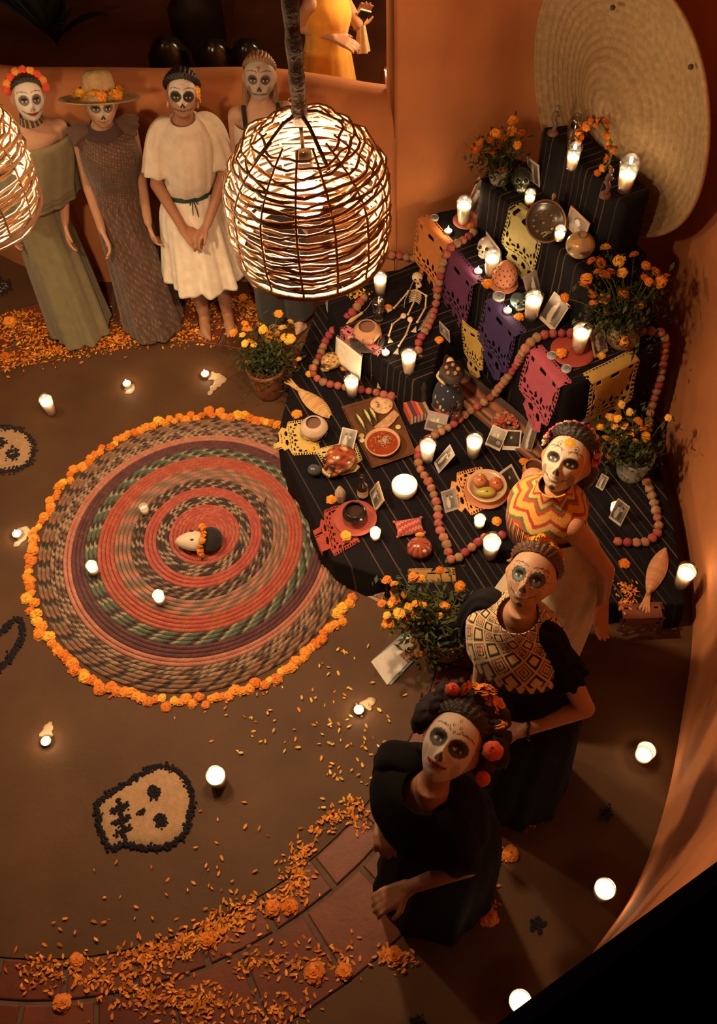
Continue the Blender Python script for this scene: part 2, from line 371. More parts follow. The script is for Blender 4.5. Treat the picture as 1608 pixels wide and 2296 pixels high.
g = G(); g.add(*tube([V[52 * 96 + k] for k in range(96)], .011, 6, closed=True), (.34, .22, .11)); mk('edge_binding', g, STRAW, t)
for px, py in ((1397, 8), (1573, 140)):
    r = RW @ np.array([px - PCX, py - PCY, FOC]); q = CAM + r * np.dot(HC - CAM, hn) / np.dot(r, hn) - HC
    g = G(); g.add(*sphere(q + hn * .05, (.012, .012, .01), 8, 5), (.06, .045, .035)); mk('knot', g, VC, t)

# ================================================================== candles
def candle_proto(kind):
    rt, rb, h, wl, lit = dict(tall=(.044, .030, .150, .74, 1), clear=(.044, .030, .150, .50, 1), small=(.031, .025, .078, .55, 1), squat=(.043, .036, .095, .32, 1),
                              round=(.044, .036, .105, .80, 1), unlit=(.033, .027, .085, .55, 0))[kind]
    t = thing('votive_candle', 'candle', 'candle'); R_ = lambda z: rb + (rt - rb) * z / h; th = .0022
    g = G(); pr = [(.001, 0), (rb - .004, 0), (rb, .004)] + [(R_(h * k / 5), h * k / 5) for k in range(1, 6)] + [(rt - th, h + .001)] + [(R_(h * k / 5) - th, h * k / 5) for k in range(4, 0, -1)] + [(rb - th - .003, .007), (.001, .007)]
    g.add(*lathe(pr, 24)); mk('glass', g, GLASS, t)
    zw = h * wl; g = G(); g.add(*lathe([(.001, .008), (rb - th - .003, .008), (R_(zw * .5) - th - .0006, zw * .5), (R_(zw) - th - .0006, zw), (R_(zw) - th - .006, zw - .003), (.004, zw - .004), (.001, zw - .004)], 24)); mk('wax', g, WAX, t)
    g = G(); g.add(*tube([(0, 0, zw - .006), (.0008, 0, zw + .004), (.0018, .0004, zw + .010)], .0009, 5)); mk('wick', g, M('wick_black', (.015, .012, .01), .9), t)
    if lit:
        g = G(); g.add(*lathe([(.0004, zw + .005), (.0034, zw + .009), (.0046, zw + .014), (.0036, zw + .021), (.0016, zw + .029), (.0003, zw + .035)], 10)); mk('flame', g, FLAMEM, t)
        light('flame_light', (0, 0, zw + .022), CANDLE_W * (1 if kind != 'small' else .7), FLAME, .007, t)
    return t
CP = {}
def candle(kind, p, label, group=None, s=1.0):
    p = p + np.array([0, 0, .001])
    if kind not in CP:
        c = CP[kind] = candle_proto(kind); c.location = tuple(p); c['label'] = label
        if group: c['group'] = group
        elif 'group' in c: del c['group']
        c.scale = (s,) * 3; return c
    c = dup(CP[kind], None, p, (0, 0, random.uniform(0, 6)), s, label)
    if 'group' in c: del c['group']
    if group: c['group'] = group
    return c
candle('clear', at(1399, 427, Z4), 'tall clear candle glass at the right end of the top altar step', s=1.06)
candle('clear', at(1281, 379, Z4), 'candle glass at the left of the top altar step', s=.78)
candle('tall', at(1038, 500, Z2 + .012), 'lit candle glass standing on the small pink plate')
candle('tall', at(883, 546, Z1), 'lit candle glass right beside the rim of the hanging basket lamp', s=.92)
candle('small', at(1253, 540, Z3), 'small candle glass left of the framed portrait', s=.95)
candle('small', at(1186, 459, Z3), 'small candle glass beside the dark gourd bowl', s=.95)
candle('tall', at(1100, 618, Z2), 'lit candle glass beside the clay pineapple', s=.96)
candle('tall', at(1190, 715, Z2), 'lit candle glass beside the small teal skull', s=1.04)
candle('tall', at(1295, 787, Z2 + .014), 'lit candle glass standing on the large red plate', s=1.02)
candle('tall', at(853, 660, Z1), 'lit candle glass behind the glass of water', s=.92)
candle('unlit', at(743, 702, Z0), 'small unlit candle glass near the left edge of the altar')
candle('tall', at(916, 835, Z1), 'lit candle glass at the feet of the paper skeleton', s=.96)
candle('tall', at(790, 889, Z0), 'lit candle glass between the palm fish and the notepad', s=.95)
candle('tall', at(958, 1034, Z0), 'lit candle glass at the right side of the wooden tray')
candle('tall', at(1060, 1024, Z0), 'lit candle glass behind the fruit bowl', s=1.02)
candle('small', at(1074, 1181, Z0), 'small lit candle glass in front of the fruit bowl')
candle('tall', at(1098, 1249, Z0), 'lit candle glass at the lower end of the bead garland', s=1.04)
candle('small', at(842, 1208, Z0), 'small lit candle beside the red plate with the black bowl', s=.95)
candle('small', at(1376, 1150, Z0), 'small lit candle in front of the photograph behind the woman with the flower crown', s=.9)
candle('tall', at(1524, 1314, Z0), 'lit candle glass against the right wall at the altar corner', s=1.02)
candle('squat', at(1440, 1698, 0), 'clear candle glass on the floor by the right wall')
candle('round', at(1347, 2004, 0), 'lit candle glass on the floor near the dark ledge')
candle('round', at(1160, 2252, 0), 'lit candle glass half hidden by the dark ledge')
candle('round', at(491, 1754, 0), 'lit candle glass beside the large sand skull')
candle('tall', at(117, 928, 0), 'lit candle glass on the bare floor left of the rug', s=.92)
candle('small', at(213, 1283, .022), 'small lit candle on the left part of the braided rug')
candle('small', at(361, 1349, .022), 'small lit candle on the lower part of the braided rug')
candle('unlit', at(327, 1150, .022), 'small unlit glass on the upper part of the braided rug', s=.8)

# wide candle
t = thing('wide_candle', 'wide round white candle in the middle of the lowest altar step', 'candle', at(907, 1102, Z0))
g = G(); g.add(*lathe([(.001, 0), (.052, 0), (.062, .03), (.064, .062), (.061, .062), (.058, .035), (.001, .033)], 28), (.62, .50, .38)); mk('bowl', g, VC, t)
g = G(); g.add(*lathe([(.001, .034), (.056, .034), (.058, .046), (.052, .048), (.001, .047)], 28)); mk('wax', g, WAX, t)
for k in range(3):
    a = k * 2.1; q = (.02 * math.cos(a), .02 * math.sin(a), 0); g = G(); g.add(*lathe([(.0004, .05), (.004, .056), (.005, .062), (.002, .075), (.0003, .08)], 8)); mk('flame', g, FLAMEM, t, loc=q)
light('flame_light', (0, 0, .07), CANDLE_W * 2.0, FLAME, .012, t)

TLP = {}
def tealight(px, py, z, label, lit=True, s=1.0, puddle=None):
    p = at(px, py, z + .001)
    if lit not in TLP:
        t = thing('tea_light', label, 'candle', p)
        g = G(); g.add(*lathe([(.001, 0), (.020, 0), (.0205, .015), (.0195, .015), (.0192, .012), (.001, .012)], 20), (.55, .52, .48)); mk('cup', g, VCG, t)
        g = G(); g.add(*lathe([(.001, .0122), (.0190, .0122), (.0190, .0135), (.001, .013)], 20)); mk('wax', g, WAX, t)
        g = G(); g.add(*tube([(0, 0, .013), (.0005, 0, .019)], .0008, 5)); mk('wick', g, MATS['wick_black'], t)
        if lit:
            g = G(); g.add(*lathe([(.0004, .016), (.0038, .020), (.0048, .025), (.0034, .033), (.0012, .041), (.0003, .046)], 10)); mk('flame', g, FLAMEM, t)
            light('flame_light', (0, 0, .034), CANDLE_W * .8, FLAME, .007, t)
        TLP[lit] = t; t.scale = (s,) * 3
    else: t = dup(TLP[lit], None, p, None, s, label)
    if puddle:
        pts = [at(*q, .0015) for q in puddle]; g = G(); V = []
        P = resample(spline(pts, 6), .01); rr = .010 + .022 * np.abs(np.cos(np.linspace(0, 1.6, len(P)))) + .005 * np.sin(np.arange(len(P)) * 1.7)
        V, F = tube(P, rr, 10, flat=.12); g.add(V, F); g.xf(t=-p); o = mk('spilled_wax', g, WAXP, loc=p); tag(o, 'pale wax puddle of the ' + label[4:], 'wax')
    return t
tealight(286, 864, 0, 'lit tea light on the floor above the rug', puddle=[(288, 866), (294, 874), (280, 882)], s=1.15)
tealight(461, 842, 0, 'lit tea light on the floor left of the potted marigolds', puddle=[(470, 842), (490, 846), (497, 852), (480, 868), (468, 886)], s=1.15)
tealight(40, 1200, 0, 'lit tea light on the floor at the left edge', puddle=[(45, 1196), (58, 1188), (46, 1212), (30, 1226)], s=1.15)
tealight(105, 1664, 0, 'lit tea light on the floor below the left of the rug', puddle=[(102, 1652), (106, 1638), (114, 1618)], s=1.1)
tealight(805, 1594, 0, 'lit tea light on the floor left of the woman in black', puddle=[(818, 1588), (826, 1576), (842, 1568)], s=1.1)
tealight(1005, 522, Z2, 'lit tea light left of the small pink plate')
tealight(1072, 612, Z2, 'lit tea light in front of the white glass skull')
tealight(1138, 700, Z2, 'lit tea light in front of the small teal skull')
tealight(865, 794, Z1, 'lit tea light beside the carved clay bowl')
tealight(974, 492, Z2, 'unlit tea light above the orange paper banner', False, 1.1)
tealight(1118, 670, Z2, 'large unlit tea light above the violet paper banner', False, 1.5)
tealight(1237, 801, Z2, 'unlit tea light left of the large red plate', False, 1.1)
tealight(1269, 831, Z2, 'unlit tea light below the large red plate', False, 1.15)

# ================================================================== marigolds
def marigold_mesh(col, seed):
    r_ = random.Random(seed); g = G(); col = np.array(col)
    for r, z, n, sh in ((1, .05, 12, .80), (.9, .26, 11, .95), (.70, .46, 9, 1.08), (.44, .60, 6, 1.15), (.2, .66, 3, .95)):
        for k in range(n):
            a = 2 * PI * (k + r_.uniform(-.25, .25)) / n; wd = PI * r / n * 1.15; rr = r * r_.uniform(.85, 1.1); zt = z + r_.uniform(-.1, .12); V = []
            for q, zq, ww in ((.12, z - .12, .25), (.68, z + .10, .9), (1.0, zt, .75)):
                for sg in (-1, 1): V.append((rr * q * math.cos(a) - sg * wd * ww * math.sin(a), rr * q * math.sin(a) + sg * wd * ww * math.cos(a), zq + sg * .05 * r_.uniform(-1, 1)))
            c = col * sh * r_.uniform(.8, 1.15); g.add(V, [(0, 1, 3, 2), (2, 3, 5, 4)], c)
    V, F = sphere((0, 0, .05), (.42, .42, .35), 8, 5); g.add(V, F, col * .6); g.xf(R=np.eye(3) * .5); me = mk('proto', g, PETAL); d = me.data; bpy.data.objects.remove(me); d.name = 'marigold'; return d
PETAL = M('marigold_petal', None, .6, .12, 60)
MC = {'o': (.74, .26, .02), 'd': (.62, .165, .010), 'y': (.80, .40, .04), 'p': (.82, .50, .10)}
MG = {k: [marigold_mesh(c, i * 10 + j) for j in range(3)] for i, (k, c) in enumerate(MC.items())}
def head(c, p, d, parent=None, tilt=.5, name='flower_head'):
    """one marigold head of diameter d"""
    o = bpy.data.objects.new(name, random.choice(MG[c])); COL.objects.link(o); o.parent = parent
    o.location = tuple(p); o.scale = (d, d, d * .9); o.rotation_euler = (random.uniform(-tilt, tilt), random.uniform(-tilt, tilt), random.uniform(0, 6.28)); return o
def loose(px, py, z, c, d, label, group=None): return tag(head(c, at(px, py, z + .002) + [0, 0, d * .07], d, None, .15, 'marigold'), label, 'flower', group)

LEAF = M('foliage', None, .7, .3, 25)
STEM = M('stem', (.09, .11, .03), .7, .2, 20)
def bouquet(base, heads, label, pot, poth, potr, ztop, sz=.05, spread=.2, leaves=420, cols='ooyyd', seed=0, bare=()):
    r_ = random.Random(seed); base = np.asarray(base, float); t = thing('marigold_bouquet', label, 'bouquet', base, 0, 'marigold bouquets')
    kind, col = pot; g = G()
    pr = [(.001, 0), (potr * .72, 0), (potr * .80, poth * .1), (potr * .98, poth * .65), (potr, poth * .86), (potr * 1.08, poth * .9), (potr * 1.08, poth), (potr * .98, poth), (potr * .92, poth * .8), (.001, poth * .78)]
    if kind == 'round': pr = [(.001, 0), (potr * .6, 0), (potr * .95, poth * .25), (potr * 1.05, poth * .5), (potr * .9, poth * .8), (potr * .72, poth * .92), (potr * .82, poth), (potr * .74, poth), (potr * .62, poth * .9), (.001, poth * .85)]
    g.add(*lathe(pr, 24), col); mk('pot', g, VC, t)
    P = []
    for px, py in heads:
        best = min((np.hypot(*(at(px, py, z)[:2] - base[:2])) + abs(z - ztop) * .12, z) for z in np.linspace(base[2] + poth * .7, ztop + .12, 30))
        P.append(at(px, py, best[1] + r_.uniform(-.025, .02)) - base)
    zc = np.array([0, 0, poth * .85])
    for i, p in enumerate(P):
        c = r_.choice(cols); head(c, p, sz * r_.uniform(.75, 1.2), t, .7)
        m = zc * .4 + p * .6 + np.array([0, 0, .02]); g = G(); g.add(*tube(spline([zc + [r_.uniform(-.02, .02), r_.uniform(-.02, .02), -.03], m, p], 4), .0022, 4)); mk('stem', g, STEM, t)
    g = G(); P = np.array(P)
    for i in range(int(leaves * 2.3)):
        p = P[r_.randrange(len(P))]; q = zc + (p - zc) * r_.uniform(.05, .88) + np.array([r_.gauss(0, 1), r_.gauss(0, 1), r_.gauss(0, .7)]) * spread * .22
        if q[2] < .01: q[2] = .01
        d = unit([r_.uniform(-1, 1), r_.uniform(-1, 1), r_.uniform(-.3, .8)]); s_ = unit(np.cross(d, [.3, .5, .8])); l = r_.uniform(.022, .052); wd = l * .20
        V = [q, q + d * l * .5 + s_ * wd, q + d * l, q + d * l * .5 - s_ * wd]; k = r_.uniform(.5, 1.2); g.add(V, [(0, 1, 2, 3)], (.055 * k, .072 * k, .018 * k))
    tag(mk('foliage', g, LEAF, t, smooth=False), None, kind='stuff'); return t
TERRA, ZINC, CLAYP = ('flare', (.24, .085, .04)), ('flare', (.22, .20, .18)), ('round', (.22, .13, .075))
bouquet([-.46, 3.50, 0], [(524, 747), (549, 726), (554, 738), (544, 751), (561, 764), (550, 770), (568, 771), (590, 739), (625, 704), (651, 722), (634, 736), (604, 751), (624, 750), (601, 765), (618, 761), (636, 756), (630, 765), (651, 760), (645, 764), (576, 790), (558, 814), (585, 836), (612, 791), (622, 802), (610, 818), (670, 806), (667, 825)],
        'potted marigolds on the floor left of the altar', TERRA, .22, .10, .50, .047, .26, 520, 'oooyyp', 1)
bouquet(at(1118, 408, Z3), [(1066, 335), (1097, 317), (1133, 312), (1147, 294), (1160, 326), (1106, 344), (1127, 382), (1102, 376), (1151, 271), (1120, 330), (1085, 352), (1140, 345), (1170, 300), (1112, 300), (1075, 318)],
        'marigolds in a zinc pot beside the giant straw hat', ZINC, .09, .055, Z3 + .24, .05, .22, 330, 'ood', 2)
bouquet(at(965, 492, Z1) + [0.02, .0, 0], [(939, 434), (921, 457), (907, 480), (948, 480), (970, 453), (989, 441), (989, 407), (1020, 416), (961, 439), (1022, 448), (945, 410), (1003, 432), (930, 470), (975, 425)],
        'dim marigolds against the wall behind the orange paper banner', TERRA, .12, .055, Z1 + .36, .045, .22, 300, 'ooy', 3)
bouquet(at(1392, 772, Z2), [(1327, 585), (1346, 590), (1360, 556), (1422, 572), (1389, 585), (1396, 612), (1354, 617), (1309, 639), (1316, 625), (1327, 632), (1329, 657), (1332, 680), (1356, 670), (1390, 668), (1398, 660), (1360, 703), (1266, 668), (1445, 623), (1468, 612), (1448, 596), (1481, 632), (1494, 620), (1455, 632), (1414, 744), (1399, 765), (1434, 685), (1340, 610), (1368, 612)],
        'large bunch of marigolds in a round clay pot beside the large red plate', CLAYP, .13, .075, Z2 + .26, .052, .26, 620, 'ooyod', 4)
bouquet(at(1412, 1062, Z0), [(1394, 907), (1412, 924), (1369, 937), (1385, 939), (1400, 954), (1379, 955), (1346, 958), (1441, 963), (1448, 979), (1401, 976), (1379, 990), (1391, 992), (1431, 945), (1416, 968), (1366, 1023), (1386, 1000), (1499, 937), (1455, 955), (1360, 985), (1425, 990)],
        'marigolds in a zinc bucket behind the woman with the flower crown', ZINC, .16, .085, Z0 + .40, .047, .24, 430, 'oyyp', 5)
bouquet(at(1000, 1455, 0) , [(986, 1279), (927, 1293), (943, 1298), (1031, 1315), (867, 1301), (884, 1310), (884, 1329), (905, 1334), (885, 1345), (857, 1354), (876, 1354), (868, 1380), (870, 1398), (895, 1376), (916, 1363), (932, 1354), (949, 1357), (909, 1388), (932, 1380), (957, 1391), (986, 1382), (986, 1401), (1010, 1387), (919, 1410), (977, 1429), (966, 1447), (943, 1447), (940, 1464), (980, 1468), (927, 1435), (997, 1359)],
        'potted marigolds on the floor in front of the altar', TERRA, .22, .10, .46, .047, .26, 560, 'oodyo', 6)
# flower garlands bound on little crosses on the top step
t = thing('marigold_cross', 'two drooping strands of dried marigolds on the top altar step', 'flowers', at(1330, 395, Z4))
for path in ([(1300, 330, .02), (1296, 300, .10), (1318, 278, .17), (1345, 272, .18)], [(1345, 272, .18), (1362, 300, .16), (1372, 335, .10), (1362, 372, .05), (1345, 385, .02)]):
    Q = resample(spline([at(a, b, Z4 + z) for a, b, z in path], 6), .026) - at(1330, 395, Z4)
    for q in Q:
        for k in range(2): head(random.choice('odd'), q + np.array([random.uniform(-.016, .016) for _ in range(3)]), .033, t, 1.2)
    g = G(); g.add(*tube(Q, .006, 6)); mk('strand', g, STEM, t)
for (px, py, h, lab) in ((1357, 440, .13, 'small twisted wooden figure left of the tall clear candle glass'), (1240, 300, .13, 'small dark figurine at the back left of the top altar step')):
    p = at(px, py, Z4); t = thing('figurine', lab, 'figurine', p)
    g = G(); g.add(*lathe([(.001, 0), (.026, 0), (.024, .012), (.010, .018)], 14), (.16, .07, .045)); mk('base', g, VC, t)
    g = G(); g.add(*tube(spline([(0, 0, .015), (.006, 0, h * .35), (-.006, .004, h * .62), (.002, 0, h * .86)], 5), .0105, 8), (.13, .08, .06)); g.add(*tube([(-.02, 0, h * .55), (0, 0, h * .62), (.018, 0, h * .72)], .005, 6), (.13, .08, .06)); mk('body', g, VC, t)
    g = G(); g.add(*sphere((.002, 0, h), (.011, .012, .014), 10, 7), (.18, .12, .09)); mk('head', g, VC, t)
# pale glass at the back of the top step
t = thing('glass_jar', 'pale glass jar at the back of the top altar step', 'jar', at(1284, 318, Z4)); g = G(); g.add(*lathe([(.001, 0), (.03, 0), (.034, .02), (.034, .10), (.026, .115), (.026, .13), (.024, .13), (.024, .112), (.031, .1), (.031, .02), (.001, .006)], 20)); mk('body', g, WGLASS, t)

# ================================================================== paper banners
def picado_keep(u, v):
    u, v = np.asarray(u), np.asarray(v); x = u - .5; ax = np.abs(x); k = np.ones_like(u, bool)
    hw = np.where(v < .70, .5, .5 - .20 * np.clip((v - .70) / .08, 0, 1)); hw = np.where(v > .78, .30 + .04 * np.sin((v - .78) / .22 * PI) - .12 * np.clip((v - .9) / .1, 0, 1), hw)
    k &= ax < hw - .012 * (np.sin(v * 120) > .2)
    el = lambda cx, cy, rx, ry: ((ax - cx) / rx) ** 2 + ((v - cy) / ry) ** 2 < 1
    k &= ~((np.abs(ax - .455) < .013) & (np.sin(v * 95) > .1) & (v < .68) & (v > .03))
    k &= ~((np.abs(v - .165) < .026) & ((ax < .09) | (np.abs(ax - .33) < .045)))
    k &= ~((np.abs(v - .025) < .010) & (np.sin(u * 95) > .3))
    k &= ~el(.40, .34, .022, .10) ; k &= ~el(.38, .50, .03, .045)
    for cx, cy, rx, ry in ((.08, .57, .030, .05), (.19, .60, .05, .022), (.29, .55, .022, .04), (.0, .655, .05, .018), (.13, .665, .04, .012), (.33, .64, .05, .02)): k &= ~el(cx, cy, rx, ry)
    k &= ~((np.abs(v - .705) < .008) & (ax < .36) & (np.sin(u * 60) > -.6))
    k &= ~el(.135, .80, .075, .042); k &= ~((v > .845) & (v < .875) & (ax < (v - .84) * 1.2)); k &= ~((v > .90) & (v < .975) & (ax < .15) & (np.sin(u * 105) > .25) & (np.sin(v * 150) > -.3))
    return k
def picado(label, col, fn, nu=46, nv=60, vmax=1.0):
    U, Vv = np.meshgrid(np.linspace(0, 1, nu + 1), np.linspace(0, vmax, nv + 1)); P = np.array([fn(u, v) for u, v in zip(U.ravel(), Vv.ravel())])
    uc = (np.arange(nu) + .5) / nu; vc = (np.arange(nv) + .5) / nv * vmax; UU, VV = np.meshgrid(uc, vc); K = picado_keep(UU, VV)
    F = [(j * (nu + 1) + i, j * (nu + 1) + i + 1, (j + 1) * (nu + 1) + i + 1, (j + 1) * (nu + 1) + i) for j in range(nv) for i in range(nu) if K[j, i]]
    used = sorted({i for f in F for i in f}); mp = {a: b for b, a in enumerate(used)}; p0 = P[used[0]]; g = G(); g.add(P[used] - p0, [tuple(mp[i] for i in f) for f in F], col)
    o = mk('paper_banner', g, PAPER, loc=p0); tag(o, label, 'banner', 'cut paper banners'); so = o.modifiers.new('thick', 'SOLIDIFY'); so.thickness = .0009; return o
PAPER = M('tissue_paper', None, .75, .10, 30)
def hang(label, col, a, b, z, drop, out=.028, sway=.012, side=None):
    """a banner hanging over a step's edge from pixel a to pixel b at height z"""
    A, B = at(*a, z + .004), at(*b, z + .004); e = unit(B - A); n = np.array([e[1], -e[0], 0]);
    if side is not None and np.dot(n, side) < 0: n = -n
    def fn(u, v):
        s_ = v * (drop + .05) - .05
        if s_ < 0: return A + (B - A) * u + n * s_ * .8 + [0, 0, .003 + .002 * math.sin(u * 9)]
        return A + (B - A) * u + n * (out + .05 * s_ + sway * math.sin(u * 5 + s_ * 9) * min(1, s_ * 6)) + np.array([0, 0, -s_])
    return picado(label, col, fn)
LFT = np.array([-.92, -.39, 0])
hang('orange cut paper banner hanging from the upper left of the altar', (.56, .20, .055), (946, 484), (1012, 560), Z2, .40, side=LFT)
hang('purple cut paper banner hanging beside the orange banner', (.115, .030, .095), (1003, 555), (1072, 638), Z2, .40, side=LFT)
hang('violet blue cut paper banner hanging below the tea lights', (.045, .025, .105), (1098, 668), (1168, 752), Z2, .38, side=LFT)
hang('pink cut paper banner hanging at the altar corner', (.40, .080, .125), (1197, 778), (1268, 866), Z2, .40, side=LFT)
hang('yellow cut paper banner hanging at the right of the altar front', (.42, .28, .075), (1316, 852), (1428, 796), Z2, .40, side=np.array([.39, -.92, 0]))
hang('pale green cut paper banner hanging from the second highest step', (.42, .38, .15), (1152, 460), (1226, 528), Z3, .31, side=LFT)
def lean_banner(label, col, b0, b1, t0, z, hh, flip=True):
    A, B, T = at(*b0, z + .003), at(*b1, z + .003), at(*t0, z + hh); d = T - A
    return picado(label, col, lambda u, v: A + (B - A) * u + d * (1 - v) + np.array([0, 0, .004]) + unit(np.cross(B - A, d)) * .006 * math.sin(v * 6 + u * 4))
lean_banner('mustard cut paper banner leaning on the step behind the skeleton lady figure', (.52, .34, .09), (1040, 825), (1086, 862), (1036, 716), Z0, .30)
def flat_banner(label, col, quad, z, drape=None, vmax=1.0):
    q = [at(*p, z + .004) for p in quad]
    def fn(u, v):
        p = (q[0] * (1 - u) + q[1] * u) * (1 - v) + (q[3] * (1 - u) + q[2] * u) * v; p = p + np.array([0, 0, .002 + .003 * math.sin(u * 7 + v * 5)])
        if drape is not None:
            s_ = np.dot(p[:2] - drape[0], drape[1])
            if s_ > 0: p[:2] -= drape[1] * s_ * .8; p[2] -= s_ * .75; p[2] = max(p[2], .006); p[:2] += drape[1] * .035
        return p
    return picado(label, col, fn)
edge_n = unit([-.94, -.33, 0])[:2]
flat_banner('yellow cut paper under the white round bowl at the left altar edge', (.58, .42, .13), [(700, 940), (722, 1020), (630, 1022), (622, 948)], Z0, (np.array([-.40, 3.03]), edge_n))
flat_banner('pale yellow cut paper under the painted red skull jar', (.52, .42, .16), [(705, 1010), (795, 985), (822, 1050), (745, 1075)], Z0)
flat_banner('red cut paper hanging over the altar edge onto the rug', (.33, .05, .032), [(760, 1132), (808, 1216), (726, 1262), (712, 1150)], Z0, (np.array([-.14, 2.30]), edge_n))
flat_banner('orange cut paper lying under the fruit bowl', (.64, .30, .10), [(1080, 1046), (1120, 1128), (1030, 1168), (1000, 1066)], Z0)
flat_banner('orange cut paper under the terracotta cup', (.58, .24, .10), [(1172, 1028), (1230, 1040), (1222, 1118), (1170, 1112)], Z0)
hang('dim ochre cut paper hanging from the altar front behind the potted marigolds', (.30, .17, .05), (915, 1293), (1022, 1290), Z0, .16, side=np.array([-.3, -.95, 0]), out=.03)
hang('dark red cut paper hanging from the altar front by the right wall', (.16, .05, .03), (1388, 1372), (1490, 1368), Z0, .165, side=np.array([0, -1.0, 0]), out=.035)
# pink paper and blank notepad over the low step
hang('pink cut paper hanging behind the blank notepad', (.50, .14, .17), (766, 738), (850, 796), Z1, .21, side=np.array([-.7, -.7, 0]), out=.008)
A, B = at(764, 748, Z1 - .01), at(822, 793, Z1 - .01); e = B - A; n = unit([e[1], -e[0], 0]); n = n if n @ np.array([-.7, -.7, 0]) > 0 else -n
t = thing('notepad', 'blank white spiral notepad hanging in front of the pink paper', 'notepad', A)
g = G(); V = [e * u + n * (.030 + .02 * v) + np.array([0, 0, -.17 * v + .003 * math.sin(u * 3)]) for v in np.linspace(0, 1, 9) for u in np.linspace(0, 1, 9)]; g.add(V, gridf(8, 8), (.78, .72, .62)); o = mk('page', g, PAPER, t); so = o.modifiers.new('thick', 'SOLIDIFY'); so.thickness = .004
for k in range(14):
    c = e * (.03 + .94 * k / 13) + n * .028 + np.array([0, 0, .003]); g = G(); g.add(*tube([c + .007 * (math.cos(a) * n + math.sin(a) * np.array([0, 0, 1])) for a in np.linspace(0, 5.4, 9)], .0011, 4), (.5, .48, .45)); mk('binding_ring', g, VCG, t)

# ================================================================== photographs and cards
def picture(kind, n=(22, 30), seed=0):
    """monochrome print painted on a grid: returns colours in rows from bottom to top"""
    r_ = np.random.default_rng(seed); U, V = np.meshgrid(np.linspace(-1, 1, n[0] + 1), np.linspace(-1, 1, n[1] + 1)); v = .16 + .05 * np.sin(3 * U + seed) + .05 * V
    for _ in range(6): cx, cy, s_ = r_.uniform(-1, 1), r_.uniform(-1, 1), r_.uniform(.15, .5); v = v + r_.uniform(-.10, .12) * np.exp(-((U - cx) ** 2 + (V - cy) ** 2) / s_ ** 2)
    def el(cx, cy, a, b, c):
        nonlocal v; m = ((U - cx) / a) ** 2 + ((V - cy) / b) ** 2 < 1; v = np.where(m, c, v)
    if kind == 'portrait': el(0, .30, .42, .46, .05); el(0, .22, .30, .40, .46); el(0, -.85, .85, .62, .30); el(-.12, .30, .05, .04, .1); el(.12, .30, .05, .04, .1); el(0, .02, .12, .04, .2)
    elif kind == 'couple':
        for cx in (-.34, .34): el(cx, .40, .20, .22, .48); el(cx, .52, .22, .16, .06); el(cx, -.35, .30, .55, .45 if cx < 0 else .07)
    elif kind == 'dress': el(0, .55, .16, .18, .45); el(0, -.3, .42, .75, .52); el(.3, -.1, .18, .7, .08)
    elif kind == 'scene': v = np.where(V < -.1, .09, .24) ; el(.1, .2, .12, .3, .5); el(-.4, .1, .3, .2, .38); el(.5, -.5, .3, .2, .3)
    elif kind == 'dark': v = v * .25; el(-.1, .15, .14, .2, .45)
    elif kind == 'collage':
        for k in range(14): el(r_.uniform(-.9, .9), r_.uniform(-.9, .9), r_.uniform(.1, .3), r_.uniform(.08, .25), r_.uniform(.03, .5))
    v = np.clip(v, .02, .6); C = np.stack([v * 1.06, v * .92, v * .78], -1)
    if kind == 'collage': C = C * np.array([1.25, .75, .6])
    return C.reshape(-1, 3)
CARDN = [0]
def card(label, b0, b1, t0, z, hh, kind, border=(.62, .55, .45), bw=.08, th=.004, name='photograph', cat='photograph', foot=.12, lift=.001):
    A, B, T = at(*b0, z + lift), at(*b1, z + lift), at(*t0, z + hh); ex = B - A; w = np.linalg.norm(ex); ex = ex / w; up = T - A; up = up - ex * np.dot(up, ex); h = np.linalg.norm(up); up /= h
    nr = np.cross(ex, up); nr = nr if nr @ (CAM - A) > 0 else -nr; CARDN[0] += 1
    t = thing(name, label, cat, A); g = G(); V = [ex * x + up * y + nr * d for d in (0, th) for y in (0, h) for x in (0, w)]
    g.add(V, [(0, 2, 3, 1), (4, 5, 7, 6), (0, 1, 5, 4), (2, 6, 7, 3), (0, 4, 6, 2), (1, 3, 7, 5)], border); mk('card', g, PAPER, t, smooth=False)
    b = bw * min(w, h); ft = foot * h if foot > bw else b; nn = (22, 30); g = G()
    V = [ex * (b + (w - 2 * b) * i / nn[0]) + up * (ft + (h - ft - b) * j / nn[1]) + nr * (th + .0006) for j in range(nn[1] + 1) for i in range(nn[0] + 1)]
    g.add(V, gridf(*nn), picture(kind, nn, CARDN[0])); mk('print', g, M('photo_print', None, .35, .1, 60, spec=.4), t); return t
SEP = (.50, .33, .22)
card('photograph with a pale pink border leaning behind the small pink plate', (1042, 470), (1068, 492), (1073, 394), Z2, .17, 'couple', (.52, .30, .25))
card('folded white card leaning behind the dark green skull', (1186, 400), (1212, 420), (1176, 345), Z3, .14, 'dress', (.55, .42, .36), .12)
card('framed portrait on the second highest step', (1268, 505), (1310, 546), (1284, 462), Z3, .11, 'portrait', (.42, .26, .16), .12)
card('patterned card standing behind the white glass skull', (1098, 560), (1128, 600), (1077, 500), Z2, .13, 'couple', (.5, .40, .34))
card('mauve card behind the candle beside the teal skull', (1186, 680), (1222, 660), (1200, 605), Z2, .12, 'dress', (.36, .22, .24))
card('sepia portrait of a woman leaning on the step right of a candle', (1208, 712), (1242, 744), (1243, 652), Z2, .13, 'dress', (.56, .44, .33), .04)
card('curled card right of the large red plate', (1333, 804), (1363, 786), (1346, 724), Z2, .13, 'couple', (.50, .38, .30))
card('small card standing under the purple banner', (988, 745), (1010, 768), (983, 716), Z1, .09, 'portrait', (.40, .32, .34))
